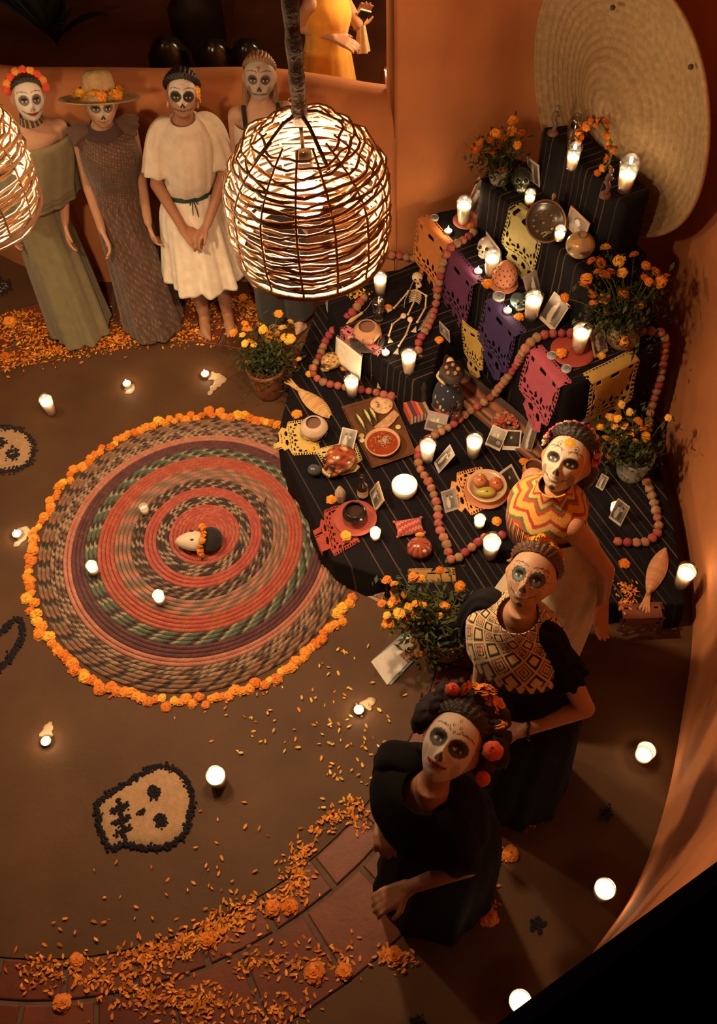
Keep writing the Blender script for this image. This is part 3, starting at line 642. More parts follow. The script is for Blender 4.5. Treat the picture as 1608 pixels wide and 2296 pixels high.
card('dim photograph behind the candle by the basket lamp', (893, 548), (936, 556), (912, 504), Z1, .10, 'dark', (.28, .22, .24))
card('small framed picture leaning on the low step', (846, 868), (880, 880), (848, 812), Z0, .12, 'collage', (.40, .28, .18), .16, .008, 'picture_frame', 'picture')
card('card left of the water glass on the lowest step', (951, 962), (996, 974), (977, 923), Z0, .07, 'scene', (.30, .20, .22))
card('card standing right of the candle by the tray', (974, 1038), (985, 1062), (1002, 980), Z0, .12, 'couple', (.42, .36, .36))
card('old greenish photograph with a white border behind the fruit bowl', (1088, 996), (1121, 1012), (1101, 949), Z0, .09, 'scene', (.62, .56, .44), .05)
card('dark instant photograph with a wide white lower border', (1126, 1008), (1166, 1010), (1134, 963), Z0, .08, 'dark', (.66, .60, .52), .08, foot=.2)
card('tall mauve photograph beside the instant photograph', (1165, 1010), (1190, 1018), (1172, 930), Z0, .16, 'dress', (.24, .18, .20))
card('small framed picture tilted beside the wide candle', (830, 1104), (843, 1147), (848, 1074), Z0, .08, 'couple', (.50, .33, .20), .12, .006, 'picture_frame', 'picture')
card('grey card standing at the left of the fruit bowl', (998, 1150), (1030, 1140), (1004, 1098), Z0, .09, 'couple', (.34, .30, .32))
card('photograph in a curved white frame right of the fruit bowl', (1142, 1106), (1170, 1085), (1130, 1052), Z0, .08, 'dark', (.60, .54, .48), .12)
card('photograph lit by a small candle behind the woman with the flower crown', (1366, 1160), (1392, 1180), (1362, 1098), Z0, .14, 'couple', (.60, .50, .42), .05)
card('small card leaning behind the paper skeleton at its shoulder', (905, 690), (925, 645), (915, 655), Z1, .06, 'dark', (.34, .26, .22))
card('small card lying beside the hand of the paper skeleton', (938, 742), (966, 694), (946, 738), Z1, .03, 'scene', (.50, .40, .32))
card('card with white ornament beside the wooden tray', (756, 1010), (790, 1018), (770, 958), Z0, .07, 'couple', (.55, .50, .44))
card('dim card behind the shoulder of the woman with the flower crown', (1336, 1090), (1352, 1100), (1346, 1058), Z0, .08, 'dress', (.45, .38, .30))
card('colourful collage print leaning on the altar front', (798, 1324), (855, 1352), (820, 1276), 0, .10, 'collage', (.45, .30, .28), .04, name='collage_print', cat='print')
t = thing('leaflet', 'stack of pale leaflets on the floor by the potted marigolds', 'leaflet', at(890, 1475, 0))
for k, (dx, dz) in enumerate(((0, .001), (5, .004), (-4, .007))):
    q = [at(836 + dx, 1480 - dx, dz) , at(872 + dx, 1536, dz), at(942 + dx, 1462, dz), at(912, 1418 - dx, dz)]; g = G(); o_ = at(890, 1475, 0)
    g.add([p - o_ for p in q] + [p - o_ + np.array([0, 0, .0025]) for p in q], [(0, 1, 2, 3), (7, 6, 5, 4), (0, 4, 5, 1), (1, 5, 6, 2), (2, 6, 7, 3), (3, 7, 4, 0)], (.55, .50, .46) if k != 1 else (.20, .26, .30)); mk('sheet', g, PAPER, t, smooth=False)
    if k == 2:
        c4 = [q[2] * .62 + q[3] * .38, q[2], q[1] * .35 + q[2] * .65, (q[0] * .45 + q[3] * .55) * .5 + (q[1] * .35 + q[2] * .65) * .5]
        g = G(); V = [((c4[0] * (1 - u) + c4[1] * u) * (1 - v) + (c4[3] * (1 - u) + c4[2] * u) * v) - o_ + np.array([0, 0, .0032]) for v in np.linspace(0, 1, 13) for u in np.linspace(0, 1, 13)]; g.add(V, gridf(12, 12), picture('collage', (12, 12), 5)); mk('print', g, MATS['photo_print'], t)

# ================================================================== bead garlands
def bead_mesh(seed):
    r_ = random.Random(seed); g = G(); V, F = sphere((0, 0, 0), 1.0, 12, 8)
    cs = [(.34, .055, .05), (.42, .17, .08), (.28, .04, .07), (.46, .24, .12), (.36, .10, .07), (.20, .15, .08), (.42, .12, .09)]; C = []
    A, B = np.array(cs[seed % 7]), np.array(cs[(seed * 3 + 2) % 7])
    for v in V:
        k = .5 + .5 * math.sin(3 * math.atan2(v[1], v[0]) + 4 * v[2] + seed); C.append(A * k + B * (1 - k))
    V = V * np.array([1 + .09 * math.sin(5 * math.atan2(v[1], v[0]) + seed + 3 * v[2]) + r_.uniform(-.07, .07) for v in V]).reshape(-1, 1)
    g.add(V, F, np.array(C)); o = mk('p', g, CREPE); d = o.data; bpy.data.objects.remove(o); d.name = 'paper_bead'; return d
CREPE = M('crepe_paper', None, .7, .2, 60, bump=.3, bscale=90)
BEADS = [bead_mesh(i) for i in range(9)]
def garland(label, pts, r=.0225):
    P = resample(spline([at(a, b, z) for a, b, z in pts], 8), r * 1.85); t = thing('bead_garland', label, 'garland', P[0], 0, 'crepe paper bead garlands')
    for p in P:
        o = bpy.data.objects.new('bead', random.choice(BEADS)); COL.objects.link(o); o.parent = t; o.location = tuple(p - P[0]); o.scale = (r * random.uniform(.88, 1.08),) * 3; o.rotation_euler = [random.uniform(0, 6) for _ in range(3)]
    g = G(); g.add(*tube(P - P[0], .0015, 4)); mk('cord', g, STEM, t)
b0, b1, b2 = Z0 + .0265, Z1 + .0265, Z2 + .0265
garland('garland of crepe paper beads looping round the notepad and paper skeleton',
        [(816, 668, b1), (790, 700, b1), (760, 728, b0 + .1), (735, 757, b0), (716, 800, b0), (701, 835, b0), (728, 858, b0), (775, 868, b0), (835, 878, b0), (890, 888, b0), (928, 862, b0), (946, 818, b0 + .14), (938, 772, b1), (962, 728, b1), (976, 690, b1), (984, 640, b1 + .12), (994, 590, b1 + .26), (1010, 556, b2), (1040, 538, b2), (1062, 520, b2)])
garland('short garland of crepe paper beads running under the basket lamp', [(862, 572, b1), (890, 572, b1), (915, 577, b1), (945, 582, b1)])
garland('long garland of crepe paper beads climbing from the tray to the clay pot',
        [(1340, 756, b2), (1300, 748, b2), (1265, 747, b2), (1230, 749, b2), (1200, 760, b2), (1178, 782, b2 - .02), (1162, 812, b0 + .36), (1135, 850, b0 + .22), (1103, 888, b0 + .06), (1060, 918, b0), (1010, 955, b0), (962, 984, b0), (941, 1008, b0), (940, 1046, b0), (962, 1083, b0), (980, 1132, b0), (984, 1180, b0), (1000, 1216, b0), (1014, 1256, b0), (1052, 1232, b0), (1088, 1206, b0), (1126, 1200, b0)])
garland('garland of crepe paper beads trailing down the right wall', [(1420, 742, b2), (1455, 742, b2), (1488, 750, b2), (1490, 790, b2 - .12), (1480, 850, b0 + .26), (1462, 910, b0 + .1), (1452, 962, b0)])
garland('garland of crepe paper beads lying at the right end of the lowest step', [(1450, 1080, b0), (1462, 1112, b0), (1472, 1150, b0), (1476, 1190, b0), (1450, 1214, b0), (1420, 1216, b0), (1386, 1214, b0)])

# ================================================================== things on the altar
def inside(p, poly):
    c = False
    for i in range(len(poly)):
        a, b = poly[i - 1], poly[i]
        if (a[1] > p[1]) != (b[1] > p[1]) and p[0] < (b[0] - a[0]) * (p[1] - a[1]) / (b[1] - a[1]) + a[0]: c = not c
    return c
def lathe_thing(name, label, cat, p, parts, rot=None, group=None):
    t = thing(name, label, cat, p, 0, group)
    for nm, prof, col, mat in parts:
        g = G(); g.add(*lathe(prof, 28), col)
        if rot is not None: g.xf(R=rot)
        mk(nm, g, mat, t)
    return t
def plate_prof(r, h=.012): return [(.001, 0), (r * .7, 0), (r, h), (r, h + .003), (r * .72, .004), (.001, .004)]
lathe_thing('plate', 'small pink clay plate under a candle on the upper left', 'plate', at(1046, 497, Z2 + .001), [('dish', plate_prof(.072, .007), (.44, .14, .11), VC)])
lathe_thing('plate', 'large red clay plate on the altar corner', 'plate', at(1284, 789, Z2 + .001), [('dish', plate_prof(.105, .007), (.34, .060, .042), VC)])
lathe_thing('plate', 'red clay plate under the black bowl', 'plate', at(797, 1166, Z0 + .008), [('dish', plate_prof(.105, .016), (.36, .072, .055), VC)])
def bowl_prof(r, h, mouth, foot=.5, th=.006):
    P = [(.001, 0), (r * foot, 0)]
    for k in range(1, 8): a = k / 8; P.append((r * (foot + (1 - foot) * math.sin(a * PI * .5) ** .8) if a < .62 else r - (r - mouth) * ((a - .62) / .38) ** 1.6, h * a))
    P.append((mouth, h)); P.append((mouth - th, h)); P += [(max(.002, p[0] - th), p[1]) for p in P[-3:1:-1] if p[1] > th]; P.append((.001, th)); return P
lathe_thing('bowl', 'black glazed bowl on the red clay plate', 'bowl', at(796, 1164, Z0 + .024), [('pot', bowl_prof(.060, .085, .046), (.015, .012, .010), VCG), ('liquid', [(.001, .055), (.047, .055)], (.05, .025, .015), VCG)])
t = lathe_thing('bowl', 'white speckled round bowl beside the palm leaf fish', 'bowl', at(706, 976, Z0 + .008), [('pot', bowl_prof(.073, .105, .044), (.56, .42, .31), VC), ('liquid', [(.001, .085), (.047, .085)], (.20, .11, .09), VCG)])
for k, (a, z) in enumerate(((-1.9, .05), (-.6, .05), (-1.3, .03), (-2.6, .045))):
    g = G(); d = np.array([math.cos(a), math.sin(a), 0]); s_ = np.array([-d[1], d[0], 0]); q = d * .0735 + np.array([0, 0, z]); g.add(*tube([q - s_ * .012 + [0, 0, -.006], q, q + s_ * .012 + [0, 0, .006]], .0022, 5), (.14, .06, .035)); mk('painted_mark', g, VC, t)
t = lathe_thing('bowl', 'carved clay incense bowl on a dark saucer', 'bowl', at(824, 762, Z1 + .014), [('pot', bowl_prof(.074, .10, .048), (.50, .27, .15), VC), ('liquid', [(.001, .082), (.05, .082)], (.22, .12, .08), VCG)])
for k in range(16):
    a = k * 2 * PI / 16; z = .03 + .03 * (k % 2); g = G(); P = [np.array([.0745 * math.cos(a + q), .0745 * math.sin(a + q), z + .02 * math.sin(q * 14)]) for q in np.linspace(-.13, .13, 6)]; g.add(*tube(P, .002, 4), (.16, .07, .04)); mk('carving', g, VC, t)
g = G(); g.add(*tube([(-.07, -.02, .05), (-.098, -.025, .055), (-.10, -.02, .04)], .008, 6), (.50, .27, .15)); mk('lug', g, VC, t)
lathe_thing('saucer', 'dark clay saucer under the carved incense bowl', 'saucer', at(824, 766, Z1 + .001), [('dish', plate_prof(.092, .010), (.05, .045, .045), VC)])
# wooden tray with food
q = [at(*p, Z0 + .002) for p in ((765, 917), (876, 885), (934, 1022), (834, 1056))]; tc_ = sum(q) / 4
t = thing('wooden_tray', 'square wooden tray holding the soup bowl and tortillas', 'tray', tc_); g = G(); V = []
for s_, z in ((.92, 0), (1.0, .022), (.965, .022), (.90, .006)):
    for p in q: d = (p - tc_) * s_; V.append((d[0], d[1], z))
g.add(V, gridf(4, 3, True) + [(12, 13, 14, 15), (3, 2, 1, 0)], (.115, .046, .019)); mk('board', g, M('tray_wood', None, .45, .35, 9), t, smooth=False, bevel=.003)
zt = Z0 + .010
t = lathe_thing('soup_bowl', 'clay bowl of red soup with shredded cheese on the wooden tray', 'bowl', at(858, 1003, zt), [('bowl', [(.001, 0), (.05, 0), (.078, .02), (.091, .05), (.086, .05), (.074, .024), (.001, .008)], (.52, .30, .18), VC), ('soup', [(.001, .037), (.04, .038), (.081, .036)], (.26, .045, .015), VCG)])
g = G()
for k in range(110):
    r = abs(random.gauss(0, .022)); a = random.uniform(0, 6.28); p = np.array([r * math.cos(a) + .008, r * math.sin(a) + .012, .041 + random.uniform(0, .006)]); d = unit([random.uniform(-1, 1), random.uniform(-1, 1), random.uniform(-.3, .3)]) * .008; g.add(*tube([p - d, p + d], .0012, 3), (.62, .45, .28))
tag(mk('shredded_cheese', g, VC, t), None, kind='stuff')
for k in range(26):
    a = random.uniform(0, 6.28); r = random.uniform(.02, .068); g = G(); g.add(*sphere((r * math.cos(a), r * math.sin(a), .038), (.006, .005, .003), 6, 4), random.choice([(.34, .10, .03), (.18, .03, .01), (.42, .16, .05)])); mk('bean', g, VCG, t)
o = thing('tortilla', 'round toasted tortilla on the wooden tray', 'tortilla', at(856, 910, zt)); g = G(); V, F = lathe([(.001, .004), (.03, .006), (.058, .003), (.060, .001), (.055, 0), (.001, 0)], 30, .02); V[:, 2] += .006 * np.sin(V[:, 0] * 60) * np.cos(V[:, 1] * 45) + .006; g.add(V, F, (.60, .40, .22)); mk('disc', g, M('toasted_dough', None, .8, .35, 55), o)
for k in range(9):
    a = random.uniform(0, 6.28); r = random.uniform(.01, .045); g = G(); g.add(*sphere((r * math.cos(a), r * math.sin(a), .012), (.007, .005, .0025), 7, 4), (.30, .15, .06)); mk('toast_spot', g, VC, o)
for i, (a, b) in enumerate((((800, 932), (819, 962)), ((817, 921), (833, 950)), ((830, 918), (844, 942)))):
    A, B = at(*a, zt + .014), at(*b, zt + .014); t = thing('stuffed_chile', ('lower left', 'middle', 'upper right')[i] + ' one of three green stuffed chiles on the tray', 'chile', A, 0, 'stuffed chiles on the tray'); d = B - A
    g = G(); g.add(*tube(spline([A - A - d * .1, d * .15, d * .5 + [0, 0, .004], d * .9, d * 1.15], 4), [.002, .010, .013, .0145, .016, .016, .016, .0155, .015, .014, .013, .011, .009, .007, .005, .003, .001], 10), (.045, .065, .02)); mk('pepper', g, VCG, t)
    g = G(); g.add(*tube([d * .0 + [0, 0, .013], d * .3 + [0, 0, .016], d * .65 + [0, 0, .016], d * .9 + [0, 0, .012]], [.003, .0075, .007, .002], 8, flat=.7), (.62, .44, .20)); mk('cheese_filling', g, VC, t)
t = thing('folded_tortilla', 'folded flat piece of dough between the chiles and the soup', 'tortilla', at(868, 950, zt)); g = G(); pts = [(838, 958), (862, 938), (884, 918), (896, 930), (880, 950), (860, 968)]; c_ = at(868, 950, zt)
V = [at(*p, zt + z_) - c_ for z_ in (.001, .014) for p in pts]; g.add(V, gridf(6, 1, True) + [tuple(range(6, 12)), (5, 4, 3, 2, 1, 0)], (.46, .27, .14)); mk('dough', g, MATS['toasted_dough'], t, smooth=False, bevel=.004)
for i, (px, py) in enumerate(((811, 978), (812, 988), (893, 958))): 
    t = thing('lime_slice', ('upper pale slice left of the soup bowl', 'lower pale slice left of the soup bowl', 'pale slice at the right rim of the soup bowl')[i], 'slice', at(px, py, zt + .001)); g = G(); g.add(*lathe([(.001, 0), (.014, 0), (.015, .004), (.012, .005), (.001, .0045)], 14), (.60, .50, .22)); mk('slice', g, VC, t)
# row of little books
ex = unit(at(950, 912, Z0) - at(905, 925, Z0)); ey = unit(at(925, 950, Z0) - at(905, 920, Z0)); ey = unit(ey - ex * np.dot(ex, ey))
for i, (c, lab) in enumerate((((.50, .10, .055), 'leftmost orange red little book in the row behind the tray'), ((.05, .05, .06), 'charcoal little book in the row behind the tray'), ((.42, .04, .06), 'crimson little book in the row behind the tray'), ((.55, .17, .05), 'bright orange little book in the row behind the tray'), ((.12, .06, .05), 'dark brown little book in the row behind the tray'), ((.36, .26, .14), 'tan little book at the right end of the row behind the tray'))):
    p = at(909, 922, Z0) + ex * .0185 * i + ey * .045 + np.array([0, 0, .001]); t = thing('little_book', lab, 'book', p, 0, 'little books behind the tray'); Rm = np.stack([ex, ey, [0, 0, 1]], 1)
    g = G(); g.add(*box((0, 0, .03), (.0135, .098, .058), Rm), (.55, .48, .38)); mk('pages', g, PAPER, t, smooth=False)
    g = G()
    for sx in (-1, 1): g.add(*box(ex * .0074 * sx + [0, 0, .031], (.0016, .105, .062), Rm), c)
    g.add(*box(np.array([0, 0, .0618]), (.0164, .105, .0016), Rm), c); mk('cover', g, VC, t, smooth=False)
# woven palm fish
def palm_fish(label, nose, waist, tails, z, wid, col):
    A, B = at(*nose, z), at(*waist, z); d = B - A; L = np.linalg.norm(d); e = d / L; s_ = np.array([-e[1], e[0], 0]); t = thing('palm_fish', label, 'ornament', A); PS = M('palm_strip', None, .6, .15, 40)
    n = 22
    for k in range(n):
        q0, q1 = k / n, (k + .93) / n; wf = lambda q: wid * (math.sin(min(1, q * 1.02 + .02) * PI) ** .75 * (1 - .25 * q) + .03); V = []
        for q in (q0, q1):
            for u in np.linspace(-1, 1, 7): V.append(e * L * q + s_ * wf(q) * u + np.array([0, 0, .004 + .016 * (1 - u * u) + (.0018 if q == q0 else 0)]))
        g = G(); g.add(V, gridf(6, 1), np.array(col) * random.uniform(.85, 1.1)); o = mk('strip', g, PS, t, smooth=False); m = o.modifiers.new('thick', 'SOLIDIFY'); m.thickness = .003
    for q in tails:
        T = at(*q, z + .006); g = G(); g.add(*tube([B - A - e * .02 + [0, 0, .008], (B + T) / 2 - A + [0, 0, .006], T - A], [.011, .007, .006], 6, flat=.4), col); mk('tail_strip', g, PS, t)
palm_fish('woven palm leaf fish at the left edge of the altar', (742, 937), (666, 872), [(638, 857), (645, 853), (651, 849)], Z0 + .002, .050, (.62, .38, .17))
palm_fish('woven palm leaf fish near the right wall', (1490, 1234), (1451, 1338), [(1434, 1366), (1442, 1370), (1450, 1374), (1457, 1374)], Z0 + .002, .045, (.52, .26, .13))
# skulls
def skull(label, p, s, col, yaw, eye=(.01, .01, .01), teeth=None, ring_=None, spots=None, tilt=.55, mat=VCG):
    t = thing('skull', label, 'skull', p); R_ = rz(yaw) @ rx(-tilt)     # looks along -Y turned by yaw, tilted back
    g = G(); V, F = sphere((0, .02, .62), (.44, .54, .44), 22, 16); V[:, 0] *= 1 - .12 * np.clip(.6 - V[:, 2], 0, 1); g.add(V, F, col); V2, F2 = sphere((0, -.22, .30), (.27, .26, .28), 16, 10); g.add(V2, F2, col)
    for sx in (-1, 1): g.add(*sphere((.26 * sx, -.28, .46), (.12, .12, .08), 10, 6), col)
    C = g.C()
    if spots:
        W = np.concatenate(g.v); k = np.sin(W[:, 0] * 17 + 1) * np.sin(W[:, 1] * 15 + 2) * np.sin(W[:, 2] * 16); C[k > .18] = spots[0]; C[k < -.25] = spots[1]; g.c = [C]; g.v = [W]
    def fin(g_): return g_.xf(R=R_ * s, t=R_ @ np.array([0, 0, .0]))
    lo = (np.concatenate(g.v) @ (R_ * s).T)[:, 2].min(); up_ = np.array([0, 0, -lo])
    mk('cranium', fin(g), mat, t, loc=up_)
    for sx in (-1, 1):
        if ring_ is not None: g = G(); g.add(*sphere((.17 * sx, -.43, .56), (.145, .09, .15), 12, 8), ring_); mk('eye_ring', fin(g), mat, t, loc=up_)
        g = G(); g.add(*sphere((.17 * sx, -.46, .56), (.10, .09, .105), 12, 8), eye); mk('eye_socket', fin(g), mat, t, loc=up_)
    g = G(); g.add(*sphere((0, -.50, .38), (.05, .05, .07), 8, 6), eye); mk('nose', fin(g), mat, t, loc=up_)
    for k in range(6): g = G(); g.add(*box((-.15 + .06 * k, -.46 + .012 * abs(k - 2.5) ** 2 * .6, .19), (.05, .05, .11)), teeth or (.6, .55, .48)); mk('tooth', fin(g), mat, t, loc=up_)
    return t
skull('dark green glazed skull on the second highest step', at(1166, 432, Z3 + .001), .115, (.035, .05, .03), -.1, (.01, .01, .01), (.5, .46, .38), (.12, .14, .10))
skull('white glass skull with black eyes behind a candle', at(1084, 578, Z2 + .001), .105, (.58, .52, .46), -.5, (.01, .01, .01), (.6, .55, .48), (.45, .42, .38))
skull('small teal skull beside a candle', at(1164, 696, Z2 + .001), .085, (.07, .13, .14), .2, (.015, .02, .03), (.6, .6, .58), (.55, .55, .52))
skull('small yellow painted skull inside the bead garland', at(738, 828, Z0 + .001), .108, (.50, .30, .10), -1.15, (.03, .015, .01), (.5, .36, .18), None, ((.12, .05, .02), (.60, .45, .22)), .2)
t = skull('large red painted skull jar on the pale yellow paper', at(748, 1062, Z0 + .008), .165, (.34, .065, .025), -.9, (.05, .02, .02), (.6, .45, .25), None, ((.10, .03, .02), (.56, .40, .20)), .5)
p0 = at(704, 1054, Z0 + .05) - at(748, 1062, Z0 + .008); g = G(); g.add(*lathe([(.001, -.03), (.026, -.028), (.03, 0), (.024, .02), (.012, .03), (.001, .03)], 16), (.07, .075, .085)); g.xf(R=ry(-1.1), t=p0); mk('stopper', g, VCG, t)
# terracotta pineapple luminary
p = at(1130, 640, Z2 + .001); t = thing('clay_pineapple', 'pierced terracotta pineapple on a clay saucer', 'ornament', p)
g = G(); g.add(*lathe([(.001, 0), (.062, 0), (.072, .010), (.070, .013), (.001, .008)], 24), (.46, .18, .10)); mk('saucer', g, VC, t)
pf = lambda z: .062 * math.sin(max(.02, (z / .150)) ** .62 * PI) ** .62 if z < .149 else .002
g = G(); g.add(*lathe([(.001, .009), (.042, .009)] + [(pf(z), z + .008) for z in np.linspace(.012, .149, 14)], 26), (.50, .20, .11)); mk('body', g, VC, t)
for j in range(5):
    for k in range(12):
        z = .028 + j * .022; r = pf(z); a = 2 * PI * (k + .5 * (j % 2)) / 12; g = G(); V, F = sphere((0, 0, 0), (.0035, .004, .0055), 6, 4); g.add(V, F, (.10, .03, .015)); g.xf(R=rz(a), t=(r * math.cos(a), r * math.sin(a), z + .008)); mk('hole', g, VC, t)
# lacquered gourd bowl and painted ball
t = lathe_thing('gourd_bowl', 'dark lacquered gourd bowl propped up on the second highest step', 'bowl', at(1216, 500, Z3 + .030), [('bowl', [(.001, 0), (.05, .006), (.085, .026), (.098, .05), (.095, .052), (.08, .03), (.046, .011), (.001, .006)], (.05, .035, .022), VCG), ('rim', [(.094, .049), (.099, .052), (.095, .056), (.091, .052)], (.20, .11, .06), VC)], rot=rz(.2) @ rx(.75))
for k in range(12):
    a = k * .55; g = G(); q = np.array([.05 * math.cos(a), .05 * math.sin(a), .016]) if k < 11 else np.array([0, 0, .012]); g.add(*sphere(q, (.009, .007, .003), 7, 4), random.choice([(.22, .14, .06), (.10, .11, .05), (.26, .10, .05)])); g.xf(R=rz(.2) @ rx(.75)); mk('painted_flower', g, VC, t)
t = thing('paper_doll', 'small reddish doll propped on the gourd bowl', 'doll', at(1238, 470, Z3 + .001)); g = G(); g.add(*lathe([(.001, 0), (.022, 0), (.018, .04), (.008, .06), (.007, .065)], 12), (.36, .12, .07)); mk('dress', g, VC, t); g = G(); g.add(*sphere((0, 0, .078), (.012, .012, .015), 10, 7), (.36, .20, .12)); mk('head', g, VC, t); g = G(); g.add(*tube([(-.03, 0, .035), (0, 0, .056), (.03, -.01, .04)], .0045, 6), (.36, .20, .12)); mk('arm_pair', g, VC, t)
t = thing('painted_ball', 'round painted ornament with yellow flowers beside the framed portrait', 'ornament', at(1297, 572, Z3 + .001)); g = G(); V, F = sphere((0, 0, .058), (.066, .066, .058), 26, 18); C = np.tile(np.array([.38, .28, .18]), (len(V), 1)); k = np.sin(V[:, 0] * 75 + 1) * np.cos(V[:, 1] * 70) + np.sin(V[:, 2] * 80); C[k > .55] = (.60, .36, .12); C[k < -.75] = (.08, .05, .04); g.add(V, F, C); mk('ball', g, VCG, t); g = G(); g.add(*lathe([(.02, .112), (.024, .118), (.018, .12), (.016, .112)], 16), (.30, .2, .12)); mk('neck', g, VC, t)
# paper skeleton reclining on the low step
zs = Z1 + .014; o_ = at(912, 710, zs); J = lambda x, y, dz=0: at(x, y, zs + dz) - o_; BONE = (.66, .52, .36); BM = M('bone_card', None, .7, .1, 30)
t = thing('paper_skeleton', 'jointed toy skeleton lying on the low step', 'skeleton', o_)
def bone(nm, *ks, r=.0065):
    g = G(); P = [np.asarray(k) for k in ks]
    g.add(*tube(resample(np.array(P), .012), r * .75, 7, flat=.6), BONE)
    for q in (P[0], P[-1]): g.add(*sphere(q, (r * 1.25, r * 1.25, r), 8, 6), BONE)
    mk(nm, g, BM, t)
g = G(); V, F = sphere(J(936, 622, .02), (.030, .036, .022), 16, 10); g.add(V, F, BONE); g.add(*sphere(J(939, 639, .018), (.018, .02, .014), 12, 8), BONE); sk_ = mk('skull', g, BM, t)
for q in ((931, 627), (942, 627), (937, 636)): g = G(); g.add(*sphere(J(*q, .038), (.006, .007, .004), 8, 5), (.03, .02, .015)); mk('eye_socket', g, BM, sk_)
bone('spine', J(935, 645, .01), J(927, 680, .012), J(915, 705, .006), r=.006)
ex = unit(J(950, 668) - J(910, 662)); ey = unit(J(927, 690) - J(934, 650))
for k in range(7):
    c = J(934, 652, .010) + ey * (.010 + .0125 * k); wd = .034 - .0016 * abs(k - 3)
    for sx in (-1, 1):
        P = [c + ex * sx * wd * a + ey * .006 * a * a + np.array([0, 0, .012 * (1 - a * a) - .004]) for a in np.linspace(.05, 1, 6)]; g = G(); g.add(*tube(P, .0028, 5), BONE); mk('rib', g, BM, t)
bone('collar_bone', J(916, 653, .012), J(934, 649, .014), J(955, 662, .012), r=.006)
for sx, c in ((-1, (905, 708)), (1, (920, 716))): g = G(); V, F = sphere(J(*c, .006), (.016, .02, .008), 12, 8); g.add(V, F, BONE); mk('hip_bone', g, BM, t)
bone('thigh_bone', J(900, 712, .004), J(880, 727, .03)); bone('shin_bone', J(880, 727, .03), J(872, 752, .004)); bone('thigh_bone', J(921, 722, .004), J(911, 750, .022)); bone('shin_bone', J(911, 750, .022), J(895, 775, .004))
bone('upper_arm', J(956, 664, .01), J(954, 690, .006)); bone('forearm', J(954, 690, .006), J(936, 722, .004)); bone('upper_arm', J(916, 653, .01), J(900, 672, .002)); bone('forearm', J(900, 672, .002), J(884, 690, .002))
for c, d in (((873, 757), (876, 768)), ((893, 780), (888, 794)), ((933, 732), (928, 745)), ((880, 694), (868, 697))):
    g = G(); A, B = J(*c, .003), J(*d, .003); s_ = unit(np.cross(B - A, [0, 0, 1]))
    for k in range(4): g.add(*tube([A, A * .4 + B * .6 + s_ * .004 * (k - 1.5), B + s_ * .008 * (k - 1.5)], .0032, 5), BONE)
    mk('foot' if c[1] > 740 else 'hand', g, BM, t)
# skeleton lady figure in a dark blue dress
p = at(1003, 902, Z0 + .001); t = thing('skeleton_lady_figure', 'skeleton lady figure in a dark blue flowered dress on a red base', 'figurine', p)
g = G(); g.add(*lathe([(.001, 0), (.088, 0), (.090, .010), (.001, .011)], 26), (.30, .05, .045)); mk('base', g, VC, t)
g = G(); V, F = lathe([(.080, .011), (.085, .03), (.070, .10), (.045, .165), (.030, .20), (.026, .205)], 40); a = np.arctan2(V[:, 1], V[:, 0]); k = 1 + .10 * np.sin(a * 9 + V[:, 2] * 40) * np.clip(1 - V[:, 2] / .2, 0, 1); V[:, :2] *= k.reshape(-1, 1); g.add(V, F, (.022, .027, .045)); mk('skirt', g, CLOTH, t)
for k in range(22):
    a = random.uniform(-2.9, -.2); z = random.uniform(.03, .19); r = .088 - .33 * z + .006; d = np.array([math.cos(a), math.sin(a), 0]); g = G(); V, F = sphere((0, 0, 0), (.010, .006, .014), 8, 5); g.add(V, F, (.62, .46, .28) if k % 4 else (.50, .20, .10)); g.xf(R=rz(a - PI / 2), t=d * r + [0, 0, z]); mk('applied_flower', g, VC, t)
g = G(); g.add(*lathe([(.026, .20), (.030, .23), (.036, .26), (.018, .275), (.011, .28), (.010, .295)], 20), (.05, .035, .035)); mk('bodice', g, CLOTH, t)
for sx in (-1, 1): g = G(); g.add(*tube(spline([(.034 * sx, 0, .262), (.062 * sx, -.012, .225), (.03 * sx, -.05, .205)], 5), .0075, 7), (.60, .45, .28)); mk('arm', g, VC, t)
g = G(); g.add(*sphere((0, -.004, .315), (.020, .023, .026), 14, 10), (.62, .44, .22)); hd_ = mk('skull_head', g, VC, t)
for sx in (-1, 1): g = G(); g.add(*sphere((.008 * sx, -.024, .318), (.006, .004, .006), 8, 5), (.02, .015, .01)); mk('eye_socket', g, VC, hd_)
g = G(); g.add(*sphere((0, -.024, .303), (.010, .004, .004), 8, 5), (.05, .02, .015)); mk('mouth', g, VC, hd_)
g = G(); V, F = lathe([(.001, .352), (.024, .35), (.028, .335), (.060, .330), (.064, .333), (.03, .34)], 26); V = V @ rx(.25).T; g.add(V, F, (.045, .03, .03)); mk('hat', g, VC, t)
for k in range(5): g = G(); g.add(*sphere((.03 * math.cos(k * 1.3), .03 * math.sin(k * 1.3) - .08, .345), .011, 8, 6), (.40, .20, .08)); mk('hat_flower', g, VC, t)
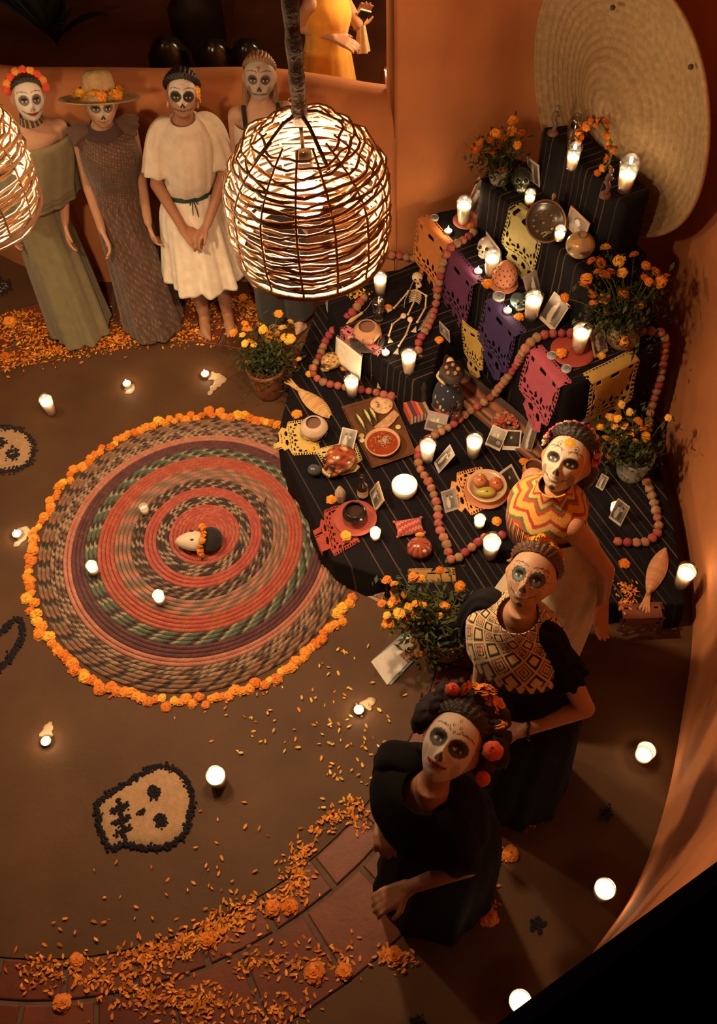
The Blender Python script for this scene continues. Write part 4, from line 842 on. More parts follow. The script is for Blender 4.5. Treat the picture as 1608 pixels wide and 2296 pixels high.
# glasses of water, bottle, crystal and small things
for (px, py, z, lab) in ((849, 714, Z1, 'tall glass of water behind the carved incense bowl'), (1018, 948, Z0, 'tall glass of water in front of the skeleton lady figure')):
    t = lathe_thing('water_glass', lab, 'glass', at(px, py, z + .001), [('glass', [(.001, 0), (.026, 0), (.028, .004), (.032, .125), (.030, .125), (.0262, .010), (.001, .009)], (.8, .8, .8), WGLASS), ('water', [(.001, .010), (.0258, .010), (.0292, .10), (.001, .10)], (.5, .5, .5), WGLASS)])
    g = G(); g.add(*lathe([(.001, .001), (.0255, .001), (.026, .008), (.001, .008)], 20), (.55, .50, .42)); mk('thick_base', g, VCG, t)
lathe_thing('beer_bottle', 'small dark bottle with a cream label on the lowest step', 'bottle', at(814, 1113, Z0 + .001), [('bottle', [(.001, 0), (.026, 0), (.0275, .004), (.0275, .09), (.024, .108), (.013, .125), (.0115, .16), (.0135, .163), (.0135, .17), (.001, .17)], (.022, .010, .006), VCG), ('label', [(.0278, .022), (.0279, .07)], (.55, .42, .26), PAPER), ('label_mark', [(.0281, .052), (.0281, .060)], (.45, .15, .04), PAPER)])
lathe_thing('green_bottle', 'dark green glass bottle behind the potted marigolds', 'bottle', at(893, 1338, .001), [('bottle', [(.001, 0), (.03, 0), (.032, .005), (.032, .12), (.02, .15), (.013, .165), (.013, .19), (.001, .19)], (.01, .03, .015), VCG)])
t = thing('crystal', 'pointed pale crystal beside the dark bottle', 'crystal', at(764, 1120, Z0 + .001)); g = G(); V, F = lathe([(.001, 0), (.024, 0), (.027, .055), (.022, .08), (.002, .118)], 6); g.add(V, F, (.56, .44, .34)); mk('stone', g, M('crystal_stone', None, .3, .25, 30), t, smooth=False)
t = thing('spinning_top', 'pale wooden stick with a loop of string beside the incense bowl', 'toy', at(795, 713, Z1 + .012)); o_ = at(795, 713, Z1 + .012); g = G(); A, B = at(777, 726, Z1 + .010) - o_, at(813, 701, Z1 + .010) - o_; g.add(*tube(resample(np.array([A, B]), .012), [.004, .006, .011, .013, .012, .010, .009][:len(resample(np.array([A, B]), .012))] + [.008] * max(0, len(resample(np.array([A, B]), .012)) - 7), 8), (.55, .36, .18)); mk('stick', g, VC, t)
g = G(); g.add(*tube(spline([at(x, y, Z1 + .006) - o_ for x, y in ((800, 708), (793, 702), (798, 696), (812, 700), (824, 690), (834, 674))], 5), .0022, 5), (.30, .25, .22)); mk('string', g, VC, t)
p = at(918, 1188, Z0 + .001); t = thing('woven_pouch', 'small red checked woven pouch on the lowest step', 'pouch', p); R_ = rz(.12)
n = 15; V = []; C = []
for sd in (1, -1):
    for j in range(n + 1):
        for i in range(n + 1):
            u, v = i / n * 2 - 1, j / n * 2 - 1; V.append((u * .068 * (1 - .10 * (1 - v * v)), v * .046 * (1 - .12 * (1 - u * u)), .024 + sd * .024 * (1 - u ** 4) ** .5 * (1 - v ** 4) ** .5)); C.append((.46, .06, .05) if (i + j) % 3 else ((.50, .36, .24) if (i // 2 + j) % 2 else (.10, .03, .03)))
g = G(); g.add(V[:256], gridf(n, n), np.array(C[:256])); g.add(V[256:], gridf(n, n), np.array(C[256:])); g.xf(R=R_); mk('pillow', g, CLOTH, t)
for i in range(4):
    g = G(); c = np.array([(-1, -1), (1, -1), (1, 1), (-1, 1)][i]) * [.066, .044]; g.add(*sphere((c[0], c[1], .024), .007, 8, 6), (.5, .1, .07)); g.xf(R=R_); mk('tassel', g, CLOTH, t)
p = at(940, 1240, Z0 + .001); t = thing('painted_gourd', 'round red painted gourd with an orange knot below the woven pouch', 'ornament', p)
g = G(); V, F = sphere((0, 0, .048), (.060, .054, .048), 24, 16); C = np.tile(np.array([.22, .03, .03]), (len(V), 1)); C[np.sin(np.arctan2(V[:, 1], V[:, 0]) * 11) > .5] = (.40, .11, .05); g.add(V, F, C); mk('gourd', g, VCG, t)
g = G(); g.add(*sphere((.006, .05, .082), (.024, .012, .014), 10, 6), (.60, .28, .06)); mk('knot', g, VC, t)
g = G(); g.add(*lathe([(.001, 0), (.011, 0), (.011, .003), (.001, .004)], 14), (.55, .48, .34)); g.xf(R=rx(1.1), t=(.02, -.038, .075)); mk('painted_eye', g, VC, t)
p = at(1132, 958, Z0 + .001); t = thing('petal_basket', 'small basket heaped with red and orange paper petals', 'basket', p); g = G(); g.add(*lathe([(.001, 0), (.052, 0), (.072, .045), (.074, .048), (.068, .048), (.05, .010), (.001, .008)], 24), (.24, .15, .08)); mk('basket', g, STRAW, t)
for k in range(60):
    a = random.uniform(0, 6.28); r = .064 * math.sqrt(random.random()); g = G(); q = np.array([r * math.cos(a), r * math.sin(a), .045 + .022 * (1 - (r / .065) ** 2)]); V = np.array([(-.011, -.007, 0), (.011, -.008, .004), (.013, .008, .006), (-.010, .009, .002)]) @ (rz(a) @ rx(random.uniform(-.8, .8))).T + q; g.add(V, [(0, 1, 2, 3)], random.choice([(.45, .05, .05), (.52, .14, .05), (.34, .04, .08), (.10, .10, .06), (.55, .22, .10)])); mk('paper_petal', g, PAPER, t, smooth=False)
t = lathe_thing('cup', 'terracotta cup of dark drink on orange paper', 'cup', at(1194, 1068, Z0 + .008), [('cup', bowl_prof(.052, .085, .048, .6), (.48, .22, .10), VC), ('drink', [(.001, .068), (.046, .068)], (.10, .04, .025), VCG)])
t = thing('reed_flute', 'small carved reed flute beside the woman with the flower crown', 'flute', at(1146, 1190, Z0 + .01)); g = G(); A = at(1146, 1190, Z0 + .01); g.add(*tube(resample(np.array([at(1141, 1140, Z0 + .012) - A, at(1150, 1196, Z0 + .012) - A]), .02), .009, 8), (.42, .26, .12)); mk('pipe', g, VC, t); g = G(); g.add(*sphere(at(1143, 1152, Z0 + .020) - A, (.004, .007, .003), 8, 5), (.03, .015, .01)); mk('hole', g, VC, t)
# fruit bowl
p = at(1090, 1104, Z0 + .007); t = lathe_thing('fruit_bowl', 'wide rimmed clay bowl of fruit on orange paper', 'bowl', p, [('saucer', [(.001, 0), (.07, 0), (.108, .014), (.112, .02), (.108, .022), (.001, .008)], (.40, .15, .07), VCG), ('bowl', [(.001, .012), (.055, .012), (.085, .035), (.098, .062), (.094, .066), (.080, .04), (.05, .02), (.001, .018)], (.60, .42, .26), VCG), ('painted_band', [(.0862, .034), (.0922, .046), (.0922, .049)], (.36, .12, .05), VCG)])
def fruit(label, name, off, rad, col):
    q = p + np.array(off); t = thing(name, label, 'fruit', q); g = G(); V, F = sphere((0, 0, 0), rad, 18, 12); V *= (1 + .03 * np.sin(V[:, 0] * 90)).reshape(-1, 1); g.add(V, F, col); mk('flesh', g, VCG, t); g = G(); g.add(*sphere((0.002, -rad[1] * .45, rad[2] * .86), (.005, .005, .003), 7, 5), (.08, .04, .02)); mk('stem_end', g, VC, t)
fruit('mottled orange fruit at the back left of the fruit bowl', 'orange_fruit', (-.030, .030, .060), (.036, .036, .034), (.44, .15, .05))
fruit('red orange fruit at the right of the fruit bowl', 'orange_fruit', (.043, .008, .060), (.034, .034, .032), (.46, .12, .045))
fruit('yellow green mango at the front of the fruit bowl', 'mango', (-.010, -.036, .056), (.050, .026, .026), (.42, .34, .06))
# loose marigold heads on the altar
for px, py, z, c, d, lab in ((1094, 638, Z2, 'o', .062, 'marigold head beside the clay pineapple saucer'), (1164, 712, Z2, 'o', .05, 'marigold head in front of the small teal skull'), (1258, 794, Z2 + .012, 'o', .058, 'marigold head on the large red plate'), (1348, 800, Z2, 'y', .045, 'small yellow marigold right of the large red plate'),
        (1056, 508, Z2 + .010, 'o', .045, 'marigold head on the small pink plate'), (985, 764, Z1, 'o', .05, 'marigold head behind the skeleton lady figure'), (871, 691, Z1, 'o', .045, 'marigold head right of the water glass'), (666, 930, Z0, 'o', .056, 'marigold head below the palm leaf fish'),
        (697, 1010, Z0, 'y', .04, 'small yellow marigold left of the red skull jar'), (743, 1122, Z0, 'o', .055, 'marigold head left of the crystal'), (776, 1203, Z0 + .014, 'y', .058, 'marigold head on the red paper below the black bowl'), (1114, 1170, Z0, 'o', .05, 'marigold head right of the small candle by the fruit bowl'),
        (771, 826, Z0, 'o', .042, 'marigold head below the blank notepad'), (693, 840, Z0 + .02, 'y', .042, 'yellow marigold at the outer bend of the bead garland'), (1174, 1036, Z0 + .01, 'o', .045, 'marigold head beside the terracotta cup'), (1400, 1265, Z0, 'd', .055, 'dim marigold head at the right end of the altar'), (1262, 672, Z2, 'y', .035, 'tiny yellow marigold left of the clay pot')):
    loose(px, py, z, c, d, lab)
RUG, RR = np.array([-.822, 2.516]), .800
T0P = np.array([(-.17, 3.98), (-.33, 3.4), (-.42, 3.03), (-.17, 2.27), (.38, 2.0), (3, 2), (3, 5)])
def scatter(g, pts, width, n, z=0.0, cols='ooyyd', sz=.016):
    P = resample(np.array(pts, float), 8)
    for _ in range(n):
        c = P[random.randrange(len(P))]; p = at(c[0] + random.gauss(0, width * .5), c[1] + random.gauss(0, width * .42), z + random.uniform(.002, .012)); a = random.uniform(0, 6.28); l = sz * random.uniform(.6, 1.3)
        if z == 0 and (np.hypot(*(p[:2] - RUG)) < .84 or p[1] > 4.28 or inside(p[:2] + [.03, .03], T0P)): continue
        wd = l * .42; R_ = rz(a) @ rx(random.uniform(-.5, .5))
        V = np.array([(-l * .5, 0, 0), (0, -wd * .6, .002), (l * .55, -wd * .35, .004), (l * .55, wd * .35, .004), (0, wd * .6, .002)]) @ R_.T + p; V[:, 2] = np.maximum(V[:, 2], z + .0012); g.add(V, [(0, 1, 2, 3, 4)], np.array(MC[random.choice(cols)]) * random.uniform(.55, 1.15))
g = G(); scatter(g, [(770, 652), (800, 655), (815, 660)], 20, 110, Z1 + .002, 'yyp'); tag(mk('marigold_petals', g, PETAL, smooth=False), 'heap of yellow petals below the basket lamp', 'petals', kind='stuff')
g = G(); scatter(g, [(1395, 1310), (1415, 1345), (1400, 1360)], 24, 90, Z0 + .002, 'ood'); tag(mk('marigold_petals', g, PETAL, smooth=False), 'heap of dim orange petals beside the right palm leaf fish', 'petals', kind='stuff')

# ================================================================== braided rug and its ring of marigolds
RUG, RR = np.array([-.822, 2.516]), .800
t = thing('braided_rug', 'round braided rug of red, green and brown coils', 'rug', (RUG[0], RUG[1], 0))
red, dark, tan, green, purp, salm, brn, grey = (.40, .075, .055), (.045, .030, .028), (.42, .30, .20), (.10, .13, .085), (.10, .035, .045), (.46, .17, .115), (.22, .12, .075), (.20, .18, .17)
bands = [(.22, [red, red, (.46, .14, .10)]), (.30, [dark, tan, dark]), (.37, [red, (.46, .12, .09), red]), (.45, [dark, tan, dark, brn]), (.54, [brn, grey, salm, (.24, .17, .10)]), (.65, [red, (.42, .13, .06), red]), (.72, [green, (.36, .33, .22), dark, green]), (.79, [purp, purp, (.14, .05, .05)]), (.86, [salm, (.50, .23, .16), salm]), (.92, [dark, tan, brn]), (1.01, [brn, (.28, .19, .12), dark, (.34, .15, .08)])]
NR = 40; wr = RR / NR
for i in range(NR):
    r = wr * (i + .5); f = (i + .5) / NR; pal = next(p for lim, p in bands if f <= lim); cx, cy = .045 * (1 - f), .070 * (1 - f)
    n = max(18, int(2 * PI * r / .0085)); V = []; C = []
    for j in range(n):
        a = 2 * PI * j / n
        for k, u in enumerate(np.linspace(-1, 1, 5)):
            ph = j * (2 * PI * r / n) / .019 + abs(u) * .9 + (i * 7.31) % 5; st = ph % 1.0; rr = r + u * wr * .49
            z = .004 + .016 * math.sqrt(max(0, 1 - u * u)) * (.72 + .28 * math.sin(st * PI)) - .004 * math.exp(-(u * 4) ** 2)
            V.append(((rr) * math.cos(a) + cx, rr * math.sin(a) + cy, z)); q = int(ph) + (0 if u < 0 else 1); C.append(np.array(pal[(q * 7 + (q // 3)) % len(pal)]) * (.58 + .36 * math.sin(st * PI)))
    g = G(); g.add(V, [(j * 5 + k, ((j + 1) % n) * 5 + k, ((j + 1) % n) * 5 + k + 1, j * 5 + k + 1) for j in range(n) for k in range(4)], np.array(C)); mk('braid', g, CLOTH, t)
g = G(); g.add(*lathe([(.001, .002), (RR, .002)], 64), (.05, .03, .025)); mk('backing', g, CLOTH, t)
T0P = np.array([(-.17, 3.98), (-.33, 3.4), (-.42, 3.03), (-.17, 2.27), (.38, 2.0), (3, 2), (3, 5)])
def inside(p, poly):
    c = False
    for i in range(len(poly)):
        a, b = poly[i - 1], poly[i]
        if (a[1] > p[1]) != (b[1] > p[1]) and p[0] < (b[0] - a[0]) * (p[1] - a[1]) / (b[1] - a[1]) + a[0]: c = not c
    return c
a = 0.0
while a < 2 * PI:
    r = .838 + random.gauss(0, .012); p = RUG + r * np.array([math.cos(a), math.sin(a)]); d = random.uniform(.040, .066); a += d * .60 / .838
    if inside(p + [.05, 0], T0P): continue
    tag(head(random.choice('ooooydd'), (p[0], p[1], .004), d, None, .25, 'marigold'), 'orange marigold head in the flower ring around the braided rug', 'flower', 'marigold heads around the rug')
# mask with a marigold wreath in the middle of the rug
p = at(452, 1222, .022); t = thing('skull_mask', 'white mask with a marigold wreath and black hair in the rug centre', 'mask', p)
g = G(); V, F = sphere((0, 0, 0), (.062, .052, .050), 22, 14); V[:, 0] *= np.where(V[:, 0] < 0, 1.5, 1.0); V[:, 1] *= 1 - .35 * np.clip(-V[:, 0] / .09, 0, 1); V[:, 2] += .05; g.add(V, F, (.62, .52, .40)); mk('face', g, VC, t, loc=(-.03, -.005, 0))
for q in ((-.03, -.025, .094), (-.035, .028, .092)): g = G(); g.add(*sphere(q, (.010, .006, .005), 10, 6), (.02, .012, .01)); mk('eye_hole', g, VC, t)
g = G(); g.add(*sphere((.055, .0, .05), (.060, .066, .052), 20, 14), (.012, .010, .012)); mk('hair', g, CLOTH, t)
for k in range(15):
    q = -1.9 + k * .27; head(random.choice('oood'), (.018 + .012 * math.cos(q * 2), .078 * math.sin(q * .83), .035 + .075 * math.cos(q * .83)), .034, t, .9)
t = thing('twig', 'thin dark twig lying on the upper right of the rug', 'twig', at(590, 1135, .028)); g = G(); o_ = at(590, 1135, .028); g.add(*tube([at(x, y, .028) - o_ for x, y in ((583, 1148), (590, 1135), (597, 1116))], .0028, 5), (.05, .03, .025)); g.add(*tube([at(x, y, .028) - o_ for x, y in ((588, 1138), (596, 1132))], .002, 5), (.05, .03, .025)); mk('stalk', g, VC, t)

# ================================================================== sand drawings on the floor
SAND = M('white_sand', (.36, .225, .125), .9, .18, 60, bump=.4, bscale=200)
SEED = M('black_seeds', (.012, .010, .016), .7, .3, 60)
def grains(g, pts, width, step=5, closed=False):
    P = resample(np.array(list(pts) + ([pts[0]] if closed else []), float), step)
    for c in P:
        for _ in range(max(2, int(width / 2.4))):
            p = at(c[0] + random.gauss(0, width * .27), c[1] + random.gauss(0, width * .27), .008); r = random.uniform(.005, .0095); V = np.array([(1, 0, 0), (0, 1, 0), (-1, 0, 0), (0, -1, 0), (0, 0, .8), (0, 0, -.8)]) * r @ rz(random.uniform(0, 3)).T + p; g.add(V, [(0, 1, 4), (1, 2, 4), (2, 3, 4), (3, 0, 4), (1, 0, 5), (2, 1, 5), (3, 2, 5), (0, 3, 5)])
def sand_skull(label, outline, eyes, strokes, er=9):
    c = np.mean([at(*q, 0) for q in outline], 0); t = thing('sand_skull', label, 'sand drawing', c); O = resample(spline([(*q, 0) for q in outline], 6, True), 9)[:, :2]; g = G(); ctr = O.mean(0)
    V = [at(*(ctr + (q - ctr) * s_), z) - c for s_, z in ((1.0, .0005), (.97, .006), (.6, .007), (.2, .007)) for q in O]; n = len(O); g.add(V, gridf(n, 3, True) + [tuple(3 * n + k for k in range(n))]); mk('white_sand', g, SAND, t)
    g = G(); grains(g, list(map(tuple, O)), 13, 4, True); g.xf(t=-c); tag(mk('black_outline', g, SEED, t, smooth=False), None, kind='stuff')
    for e in eyes: g = G(); grains(g, [(e[0] + er * math.cos(k * .7), e[1] + er * math.sin(k * .7)) for k in range(9)], 13, 3, True); g.xf(t=-c); tag(mk('black_eye', g, SEED, t, smooth=False), None, kind='stuff')
    for s_ in strokes: g = G(); grains(g, s_, 11, 3); g.xf(t=-c); tag(mk('black_stroke', g, SEED, t, smooth=False), None, kind='stuff')
sand_skull('white sand skull outlined in black seeds on the lower floor', [(221, 1799), (279, 1759), (318, 1734), (358, 1717), (398, 1729), (423, 1759), (430, 1794), (423, 1839), (413, 1868), (373, 1898), (323, 1901), (284, 1893), (249, 1901), (231, 1878), (221, 1839)], [(345, 1776), (361, 1839)],
           [[(312, 1822), (322, 1818)], [(267, 1796), (273, 1835), (279, 1880)], [(250, 1822), (286, 1804)], [(254, 1846), (290, 1832)], [(262, 1870), (292, 1856)]])
sand_skull('white sand skull cut by the left edge beside the rug', [(-130, 985), (-60, 955), (0, 958), (45, 964), (72, 988), (74, 1012), (60, 1040), (20, 1055), (-40, 1058), (-110, 1050)], [(-2, 992), (27, 1018)], [[(-90, 985), (-92, 1040)], [(-105, 1000), (-76, 998)], [(-105, 1025), (-76, 1024)]])
sand_skull('small white sand skull at the left edge near the low wall', [(-70, 640), (-40, 628), (-10, 626), (12, 630), (22, 640), (14, 652), (-14, 658), (-50, 656)], [(4, 642)], [[(-50, 634), (-52, 650)]], 3)
for lab, pts in (('black seed swirl at the left edge below the rug', [(-30, 1440), (-12, 1420), (8, 1412), (20, 1398), (38, 1388), (50, 1396), (50, 1425), (36, 1454), (14, 1484), (-10, 1504)]),):
    c = at(*pts[4], 0); g = G(); grains(g, [tuple(q) for q in spline(pts, 6)], 13, 3); g.xf(t=-c); tag(mk('seed_swirl', g, SEED, loc=c, smooth=False), lab, 'sand drawing', kind='stuff')
for px, py, lab in ((1205, 2072, 'black seed star on the floor below the standing women'), (1360, 1826, 'dim black seed star on the floor in the women\'s shadow'), (936, 2292, 'black seed star cut by the bottom edge')):
    c = at(px, py, 0); g = G()
    for k in range(5): a = k * 2 * PI / 5; grains(g, [(px, py), (px + 15 * math.cos(a), py + 15 * math.sin(a))], 9, 3)
    g.xf(t=-c); tag(mk('seed_star', g, SEED, loc=c, smooth=False), lab, 'sand drawing', kind='stuff')

# ================================================================== petals on the floor
g = G()
for pts, wd, n, cc in (([(0, 735), (60, 735), (110, 760)], 60, 700, 'ooydd'), ([(0, 815), (90, 795), (180, 780), (270, 768)], 26, 520, 'ooydd'), ([(180, 760), (300, 752), (420, 740), (480, 745)], 38, 800, 'ooydd'), ([(420, 665), (500, 680), (560, 660), (600, 690), (560, 720)], 52, 900, 'ooyyd'),
                       ([(60, 2170), (200, 2190), (330, 2150)], 55, 330, 'oodd'), ([(300, 2140), (420, 2125), (470, 2105)], 40, 300, 'oodd'), ([(440, 2110), (530, 2055), (560, 2030)], 42, 330, 'oood'), ([(600, 2030), (680, 1990), (660, 1940), (690, 1890)], 34, 300, 'oood'),
                       ([(250, 2230), (380, 2230), (480, 2250), (420, 2290)], 60, 420, 'oodd'), ([(540, 2150), (640, 2160), (770, 2150)], 60, 220, 'oodd'), ([(800, 1860), (810, 1800), (700, 1860)], 26, 160, 'oood'), ([(1055, 1745), (1075, 1775)], 18, 160, 'ooy'),
                       ([(1060, 1890), (1110, 1915), (1145, 1910)], 24, 150, 'oood'), ([(1095, 1950), (1075, 2000), (1090, 2050)], 24, 220, 'oood'), ([(860, 2140), (910, 2150)], 26, 120, 'oodd'), ([(560, 2270), (680, 2260)], 60, 120, 'oodd'),
                       ([(780, 1420), (760, 1560), (700, 1640), (500, 1600)], 110, 90, 'oyp'), ([(820, 1600), (760, 1800)], 80, 70, 'oyp'), ([(600, 1850), (400, 2000), (150, 2080)], 140, 60, 'od'), ([(100, 1250), (110, 1400), (250, 1540), (430, 1575), (620, 1530)], 20, 130, 'ood'), ([(1180, 1850), (1240, 1790)], 25, 50, 'dd'), ([(30, 700), (300, 700)], 60, 120, 'od')):
    scatter(g, pts, wd, int(n * .8), 0, cc, .020)
tag(mk('fallen_marigold_petals', g, PETAL, smooth=False), 'orange marigold petals strewn over the floor', 'petals', kind='stuff')
for k, (px, py, c, d) in enumerate(((650, 2035, 'd', .075), (612, 2036, 'd', .07), (468, 2108, 'd', .07), (172, 2154, 'd', .06), (706, 2182, 'd', .09), (772, 2178, 'd', .07), (884, 2142, 'd', .07), (1146, 1914, 'o', .065), (1096, 2056, 'd', .085), (140, 2248, 'd', .075), (22, 722, 'o', .085), (575, 648, 'o', .08), (545, 668, 'o', .06), (12, 800, 'd', .07), (425, 655, 'o', .07))):
    pl = ('on the left tiles at the bottom', 'on the bottom tiles')[px > 300] if py > 1950 and px < 800 else ('on the floor beside the woman in black' if px > 800 else 'on the floor behind the rug')
    tag(head(c, at(px, py, .004), d, None, .2, 'marigold'), 'whole orange marigold head ' + pl, 'flower', 'whole marigold heads ' + pl)

# ================================================================== people
def head_grid(nu=150, nv=104):
    s_ = np.linspace(-1, 1, nu + 1)[:-1]; az = PI * (.48 * s_ + .52 * s_ ** 3); t_ = np.linspace(-1, 1, nv + 1); el = PI / 2 * t_ * .997
    A, E = np.meshgrid(az, el); D = np.stack([np.sin(A) * np.cos(E), np.cos(A) * np.cos(E), np.sin(E)], -1).reshape(-1, 3)
    x, y, z = D[:, 0] * .077, D[:, 1] * .092, D[:, 2] * .112; fr = np.clip(D[:, 1], 0, 1); lo = np.clip(-z / .112, 0, 1)
    x = np.sign(x) * np.abs(x) * (1 - .24 * lo ** 1.6) * (1 + .05 * np.exp(-((z - .05) / .05) ** 2)); y = np.where(D[:, 1] < 0, y * (1.04 - .42 * lo), y * (1 - .05 * (1 - lo)))
    y = y + .012 * lo ** 2 * fr
    gs = lambda cx, cz, sx, sz: np.exp(-((x - cx) / sx) ** 2 - ((z - cz) / sz) ** 2) * fr
    y = y + .017 * np.exp(-(x / .0105) ** 2) * np.exp(-((z + .034) / .016) ** 2) * fr + .009 * np.exp(-(x / .008) ** 2) * np.exp(-((z + .008) / .022) ** 2) * fr
    y = y - .0075 * (gs(.031, .003, .017, .013) + gs(-.031, .003, .017, .013)) + .0035 * (gs(.031, .002, .009, .006) + gs(-.031, .002, .009, .006)) + .004 * (gs(.033, .026, .022, .008) + gs(-.033, .026, .022, .008))
    y = y + .005 * (gs(.042, -.026, .02, .02) + gs(-.042, -.026, .02, .02)) + .006 * gs(0, -.060, .024, .012) - .003 * gs(0, -.0625, .022, .0025) - .004 * gs(0, -.078, .02, .006) + .006 * gs(0, -.098, .018, .012) + .003 * (gs(.011, -.042, .006, .006) + gs(-.011, -.042, .006, .006))
    ear = np.exp(-((y + .010) / .014) ** 2 - ((z + .004) / .028) ** 2) * (np.abs(D[:, 0]) > .6); x = x + np.sign(x) * .013 * ear
    return np.stack([x, y, z], -1), D, gridf(nu, nv, True)
HV, HD, HF = head_grid()
def face_paint(c):
    x, y, z = HV.T; ax = np.abs(x); fr = HD[:, 1] > .12; C = np.tile(np.array(c['skin'], float), (len(x), 1))
    def put(m, col, a=1.0): C[m & fr] = C[m & fr] * (1 - a) + np.array(col) * a
    W = np.array(c.get('white', (.62, .56, .50))); blk = (.012, .010, .010)
    zl = c.get('jaw', -.12); put((ax / .071) ** 2 + ((z + .0) / .112) ** 2 < 1.0, W, c.get('wa', 1.0)); put((z < zl + .05 * (ax / .06)) , c['skin'], .85 if zl > -.1 else 0)
    for sx in (-1, 1):
        xx = x * sx; e = lambda cx, cz, rx_, rz_: ((xx - cx) / rx_) ** 2 + ((z - cz) / rz_) ** 2
        ang = np.arctan2(z - .006, xx - .032); sc = 1 + .10 * np.cos(ang * 12) * c.get('scallop', 0)
        so = c.get('socket', blk); sr = c.get('sr', (.0255, .027))
        put(e(.032, .007, sr[0] * 1.10, sr[1] * 1.10) < sc, blk, c.get('ring', .6)); put(e(.032, .007, *sr) < sc, so, c.get('sa', .95))
        put(e(.031, .010, .016, .0085) < 1, blk, .9); put(e(.031, .002, .0125, .0050) < 1, (.52, .48, .43)); put(e(.031 + c.get('gaze', 0) * sx, .0025, .0060, .0060) < 1, (.02, .012, .008)); put((e(.031, .004, .0148, .0075) < 1) & (e(.031, .0015, .0140, .0066) > 1) & (z > .001), blk)
        put((e(.034, .038, .026, .011) < 1) & (e(.034, .034, .027, .011) > 1), c.get('brow', (.03, .02, .015)), .85)
        if c.get('cheek'): put((e(.050, -.050, .010, .026) < 1), (.03, .022, .02), c['cheek'])
        if c.get('petal') and sx == c.get('petal_side', 1):
            for k in range(7): a_ = -1.2 + k * .42; put(e(.052 + .012 * math.cos(a_), .004 + .030 * math.sin(a_), .0075, .006) < 1, (.62, .24, .03))
        if c.get('dots'):
            for k in range(10): a_ = k * .63; put(e(.032 + .033 * math.cos(a_), .007 + .034 * math.sin(a_), .0018, .0018) < 1, blk)
        if c.get('curl'):
            for k in range(40): q = k / 40; put(e(.030 + .011 * q * math.cos(q * 9), .056 + .011 * q * math.sin(q * 9), .0013, .0013) < 1, blk, .8)
            for k in range(16): q = k / 15; put(e(.012 + .034 * q, .034 + .014 * math.sin(q * PI), .0012, .0012) < 1, blk, .8)
    put((ax < .0115 * np.clip((-.018 - z) / .020, 0, 1)) & (z > -.047) & ~((ax < .0020) & (z < -.038)), blk, c.get('nose', .95))
    zm = -.0625 + c.get('smile', 2.2) * ax ** 2 * 3.0
    if c.get('lips'): put((np.abs(z - zm) < .0095 * np.sqrt(np.clip(1 - (ax / .031) ** 2, 0, 1))), c['lips'])
    if c.get('teeth'):
        tm = np.abs(z - zm - .0005) < .0062 * np.sqrt(np.clip(1 - (ax / .028) ** 2, 0, 1)); put(tm, (.70, .66, .58)); put(tm & (np.abs((x / .0058) % 1 - .5) > .44), (.20, .15, .12))
    else: put((np.abs(z - zm) < .0018) & (ax < .030), blk, .95)
    if c.get('line'): put((np.abs(z - zm) < .0022) & (ax < c['line']) & (ax > .024), blk, .9)
    if c.get('stitch'): put((np.abs(z - zm) < .0075) & (ax < c.get('line', .04)) & (np.abs((x / .0085) % 1 - .5) < .10), blk, .85)
    if c.get('chin'): put((ax < .013 * (1 - np.abs(z + .094) / .012)) & (np.abs(z + .094) < .012), c['chin'], .9)
    if c.get('gold'):
        for k in range(7): put(((x + .024 - k * .008) / .0022) ** 2 + ((z - .066 + .35 * ax) / .0026) ** 2 < 1, (.62, .34, .06))
    if c.get('flower'):
        for k in range(6): a_ = k * PI / 3; put(((x - .012 * math.cos(a_)) / .0085) ** 2 + ((z - .070 - .010 * math.sin(a_)) / .0075) ** 2 < 1, (.66, .36, .03))
    if c.get('jewel'):
        for q in ((0, .040), (.011, .058), (-.011, .058), (0, .075), (.02, .048), (-.02, .048)): put(((x - q[0]) / .0042) ** 2 + ((z - q[1]) / .0042) ** 2 < 1, blk); put(((x - q[0]) / .003) ** 2 + ((z - q[1]) / .003) ** 2 < 1, (.60, .40, .12))
    if c.get('mark'): put((ax / .010) ** 2 + ((z - .062) / .006) ** 2 < 1, (.22, .07, .05), .8); put((ax / .004) ** 2 + ((z - .050) / .008) ** 2 < 1, (.22, .07, .05), .8)
    return C
def remesh(g, vox):
    o = mk('tmp', g, None); m = o.modifiers.new('r', 'REMESH'); m.mode = 'VOXEL'; m.voxel_size = vox; m.use_smooth_shade = True
    k = o.modifiers.new('s', 'SMOOTH'); k.factor = .5; k.iterations = 4
    dg = bpy.context.evaluated_depsgraph_get(); dg.update(); me = bpy.data.meshes.new_from_object(o.evaluated_get(dg)); n = len(me.vertices)
    V = np.empty(n * 3); me.vertices.foreach_get('co', V); F = [tuple(p.vertices) for p in me.polygons]; d = o.data; bpy.data.objects.remove(o); bpy.data.meshes.remove(d); bpy.data.meshes.remove(me); return V.reshape(-1, 3), F
HAIRM = M('hair', None, .45, .3, 90, bump=.5, bscale=140, spec=.5)

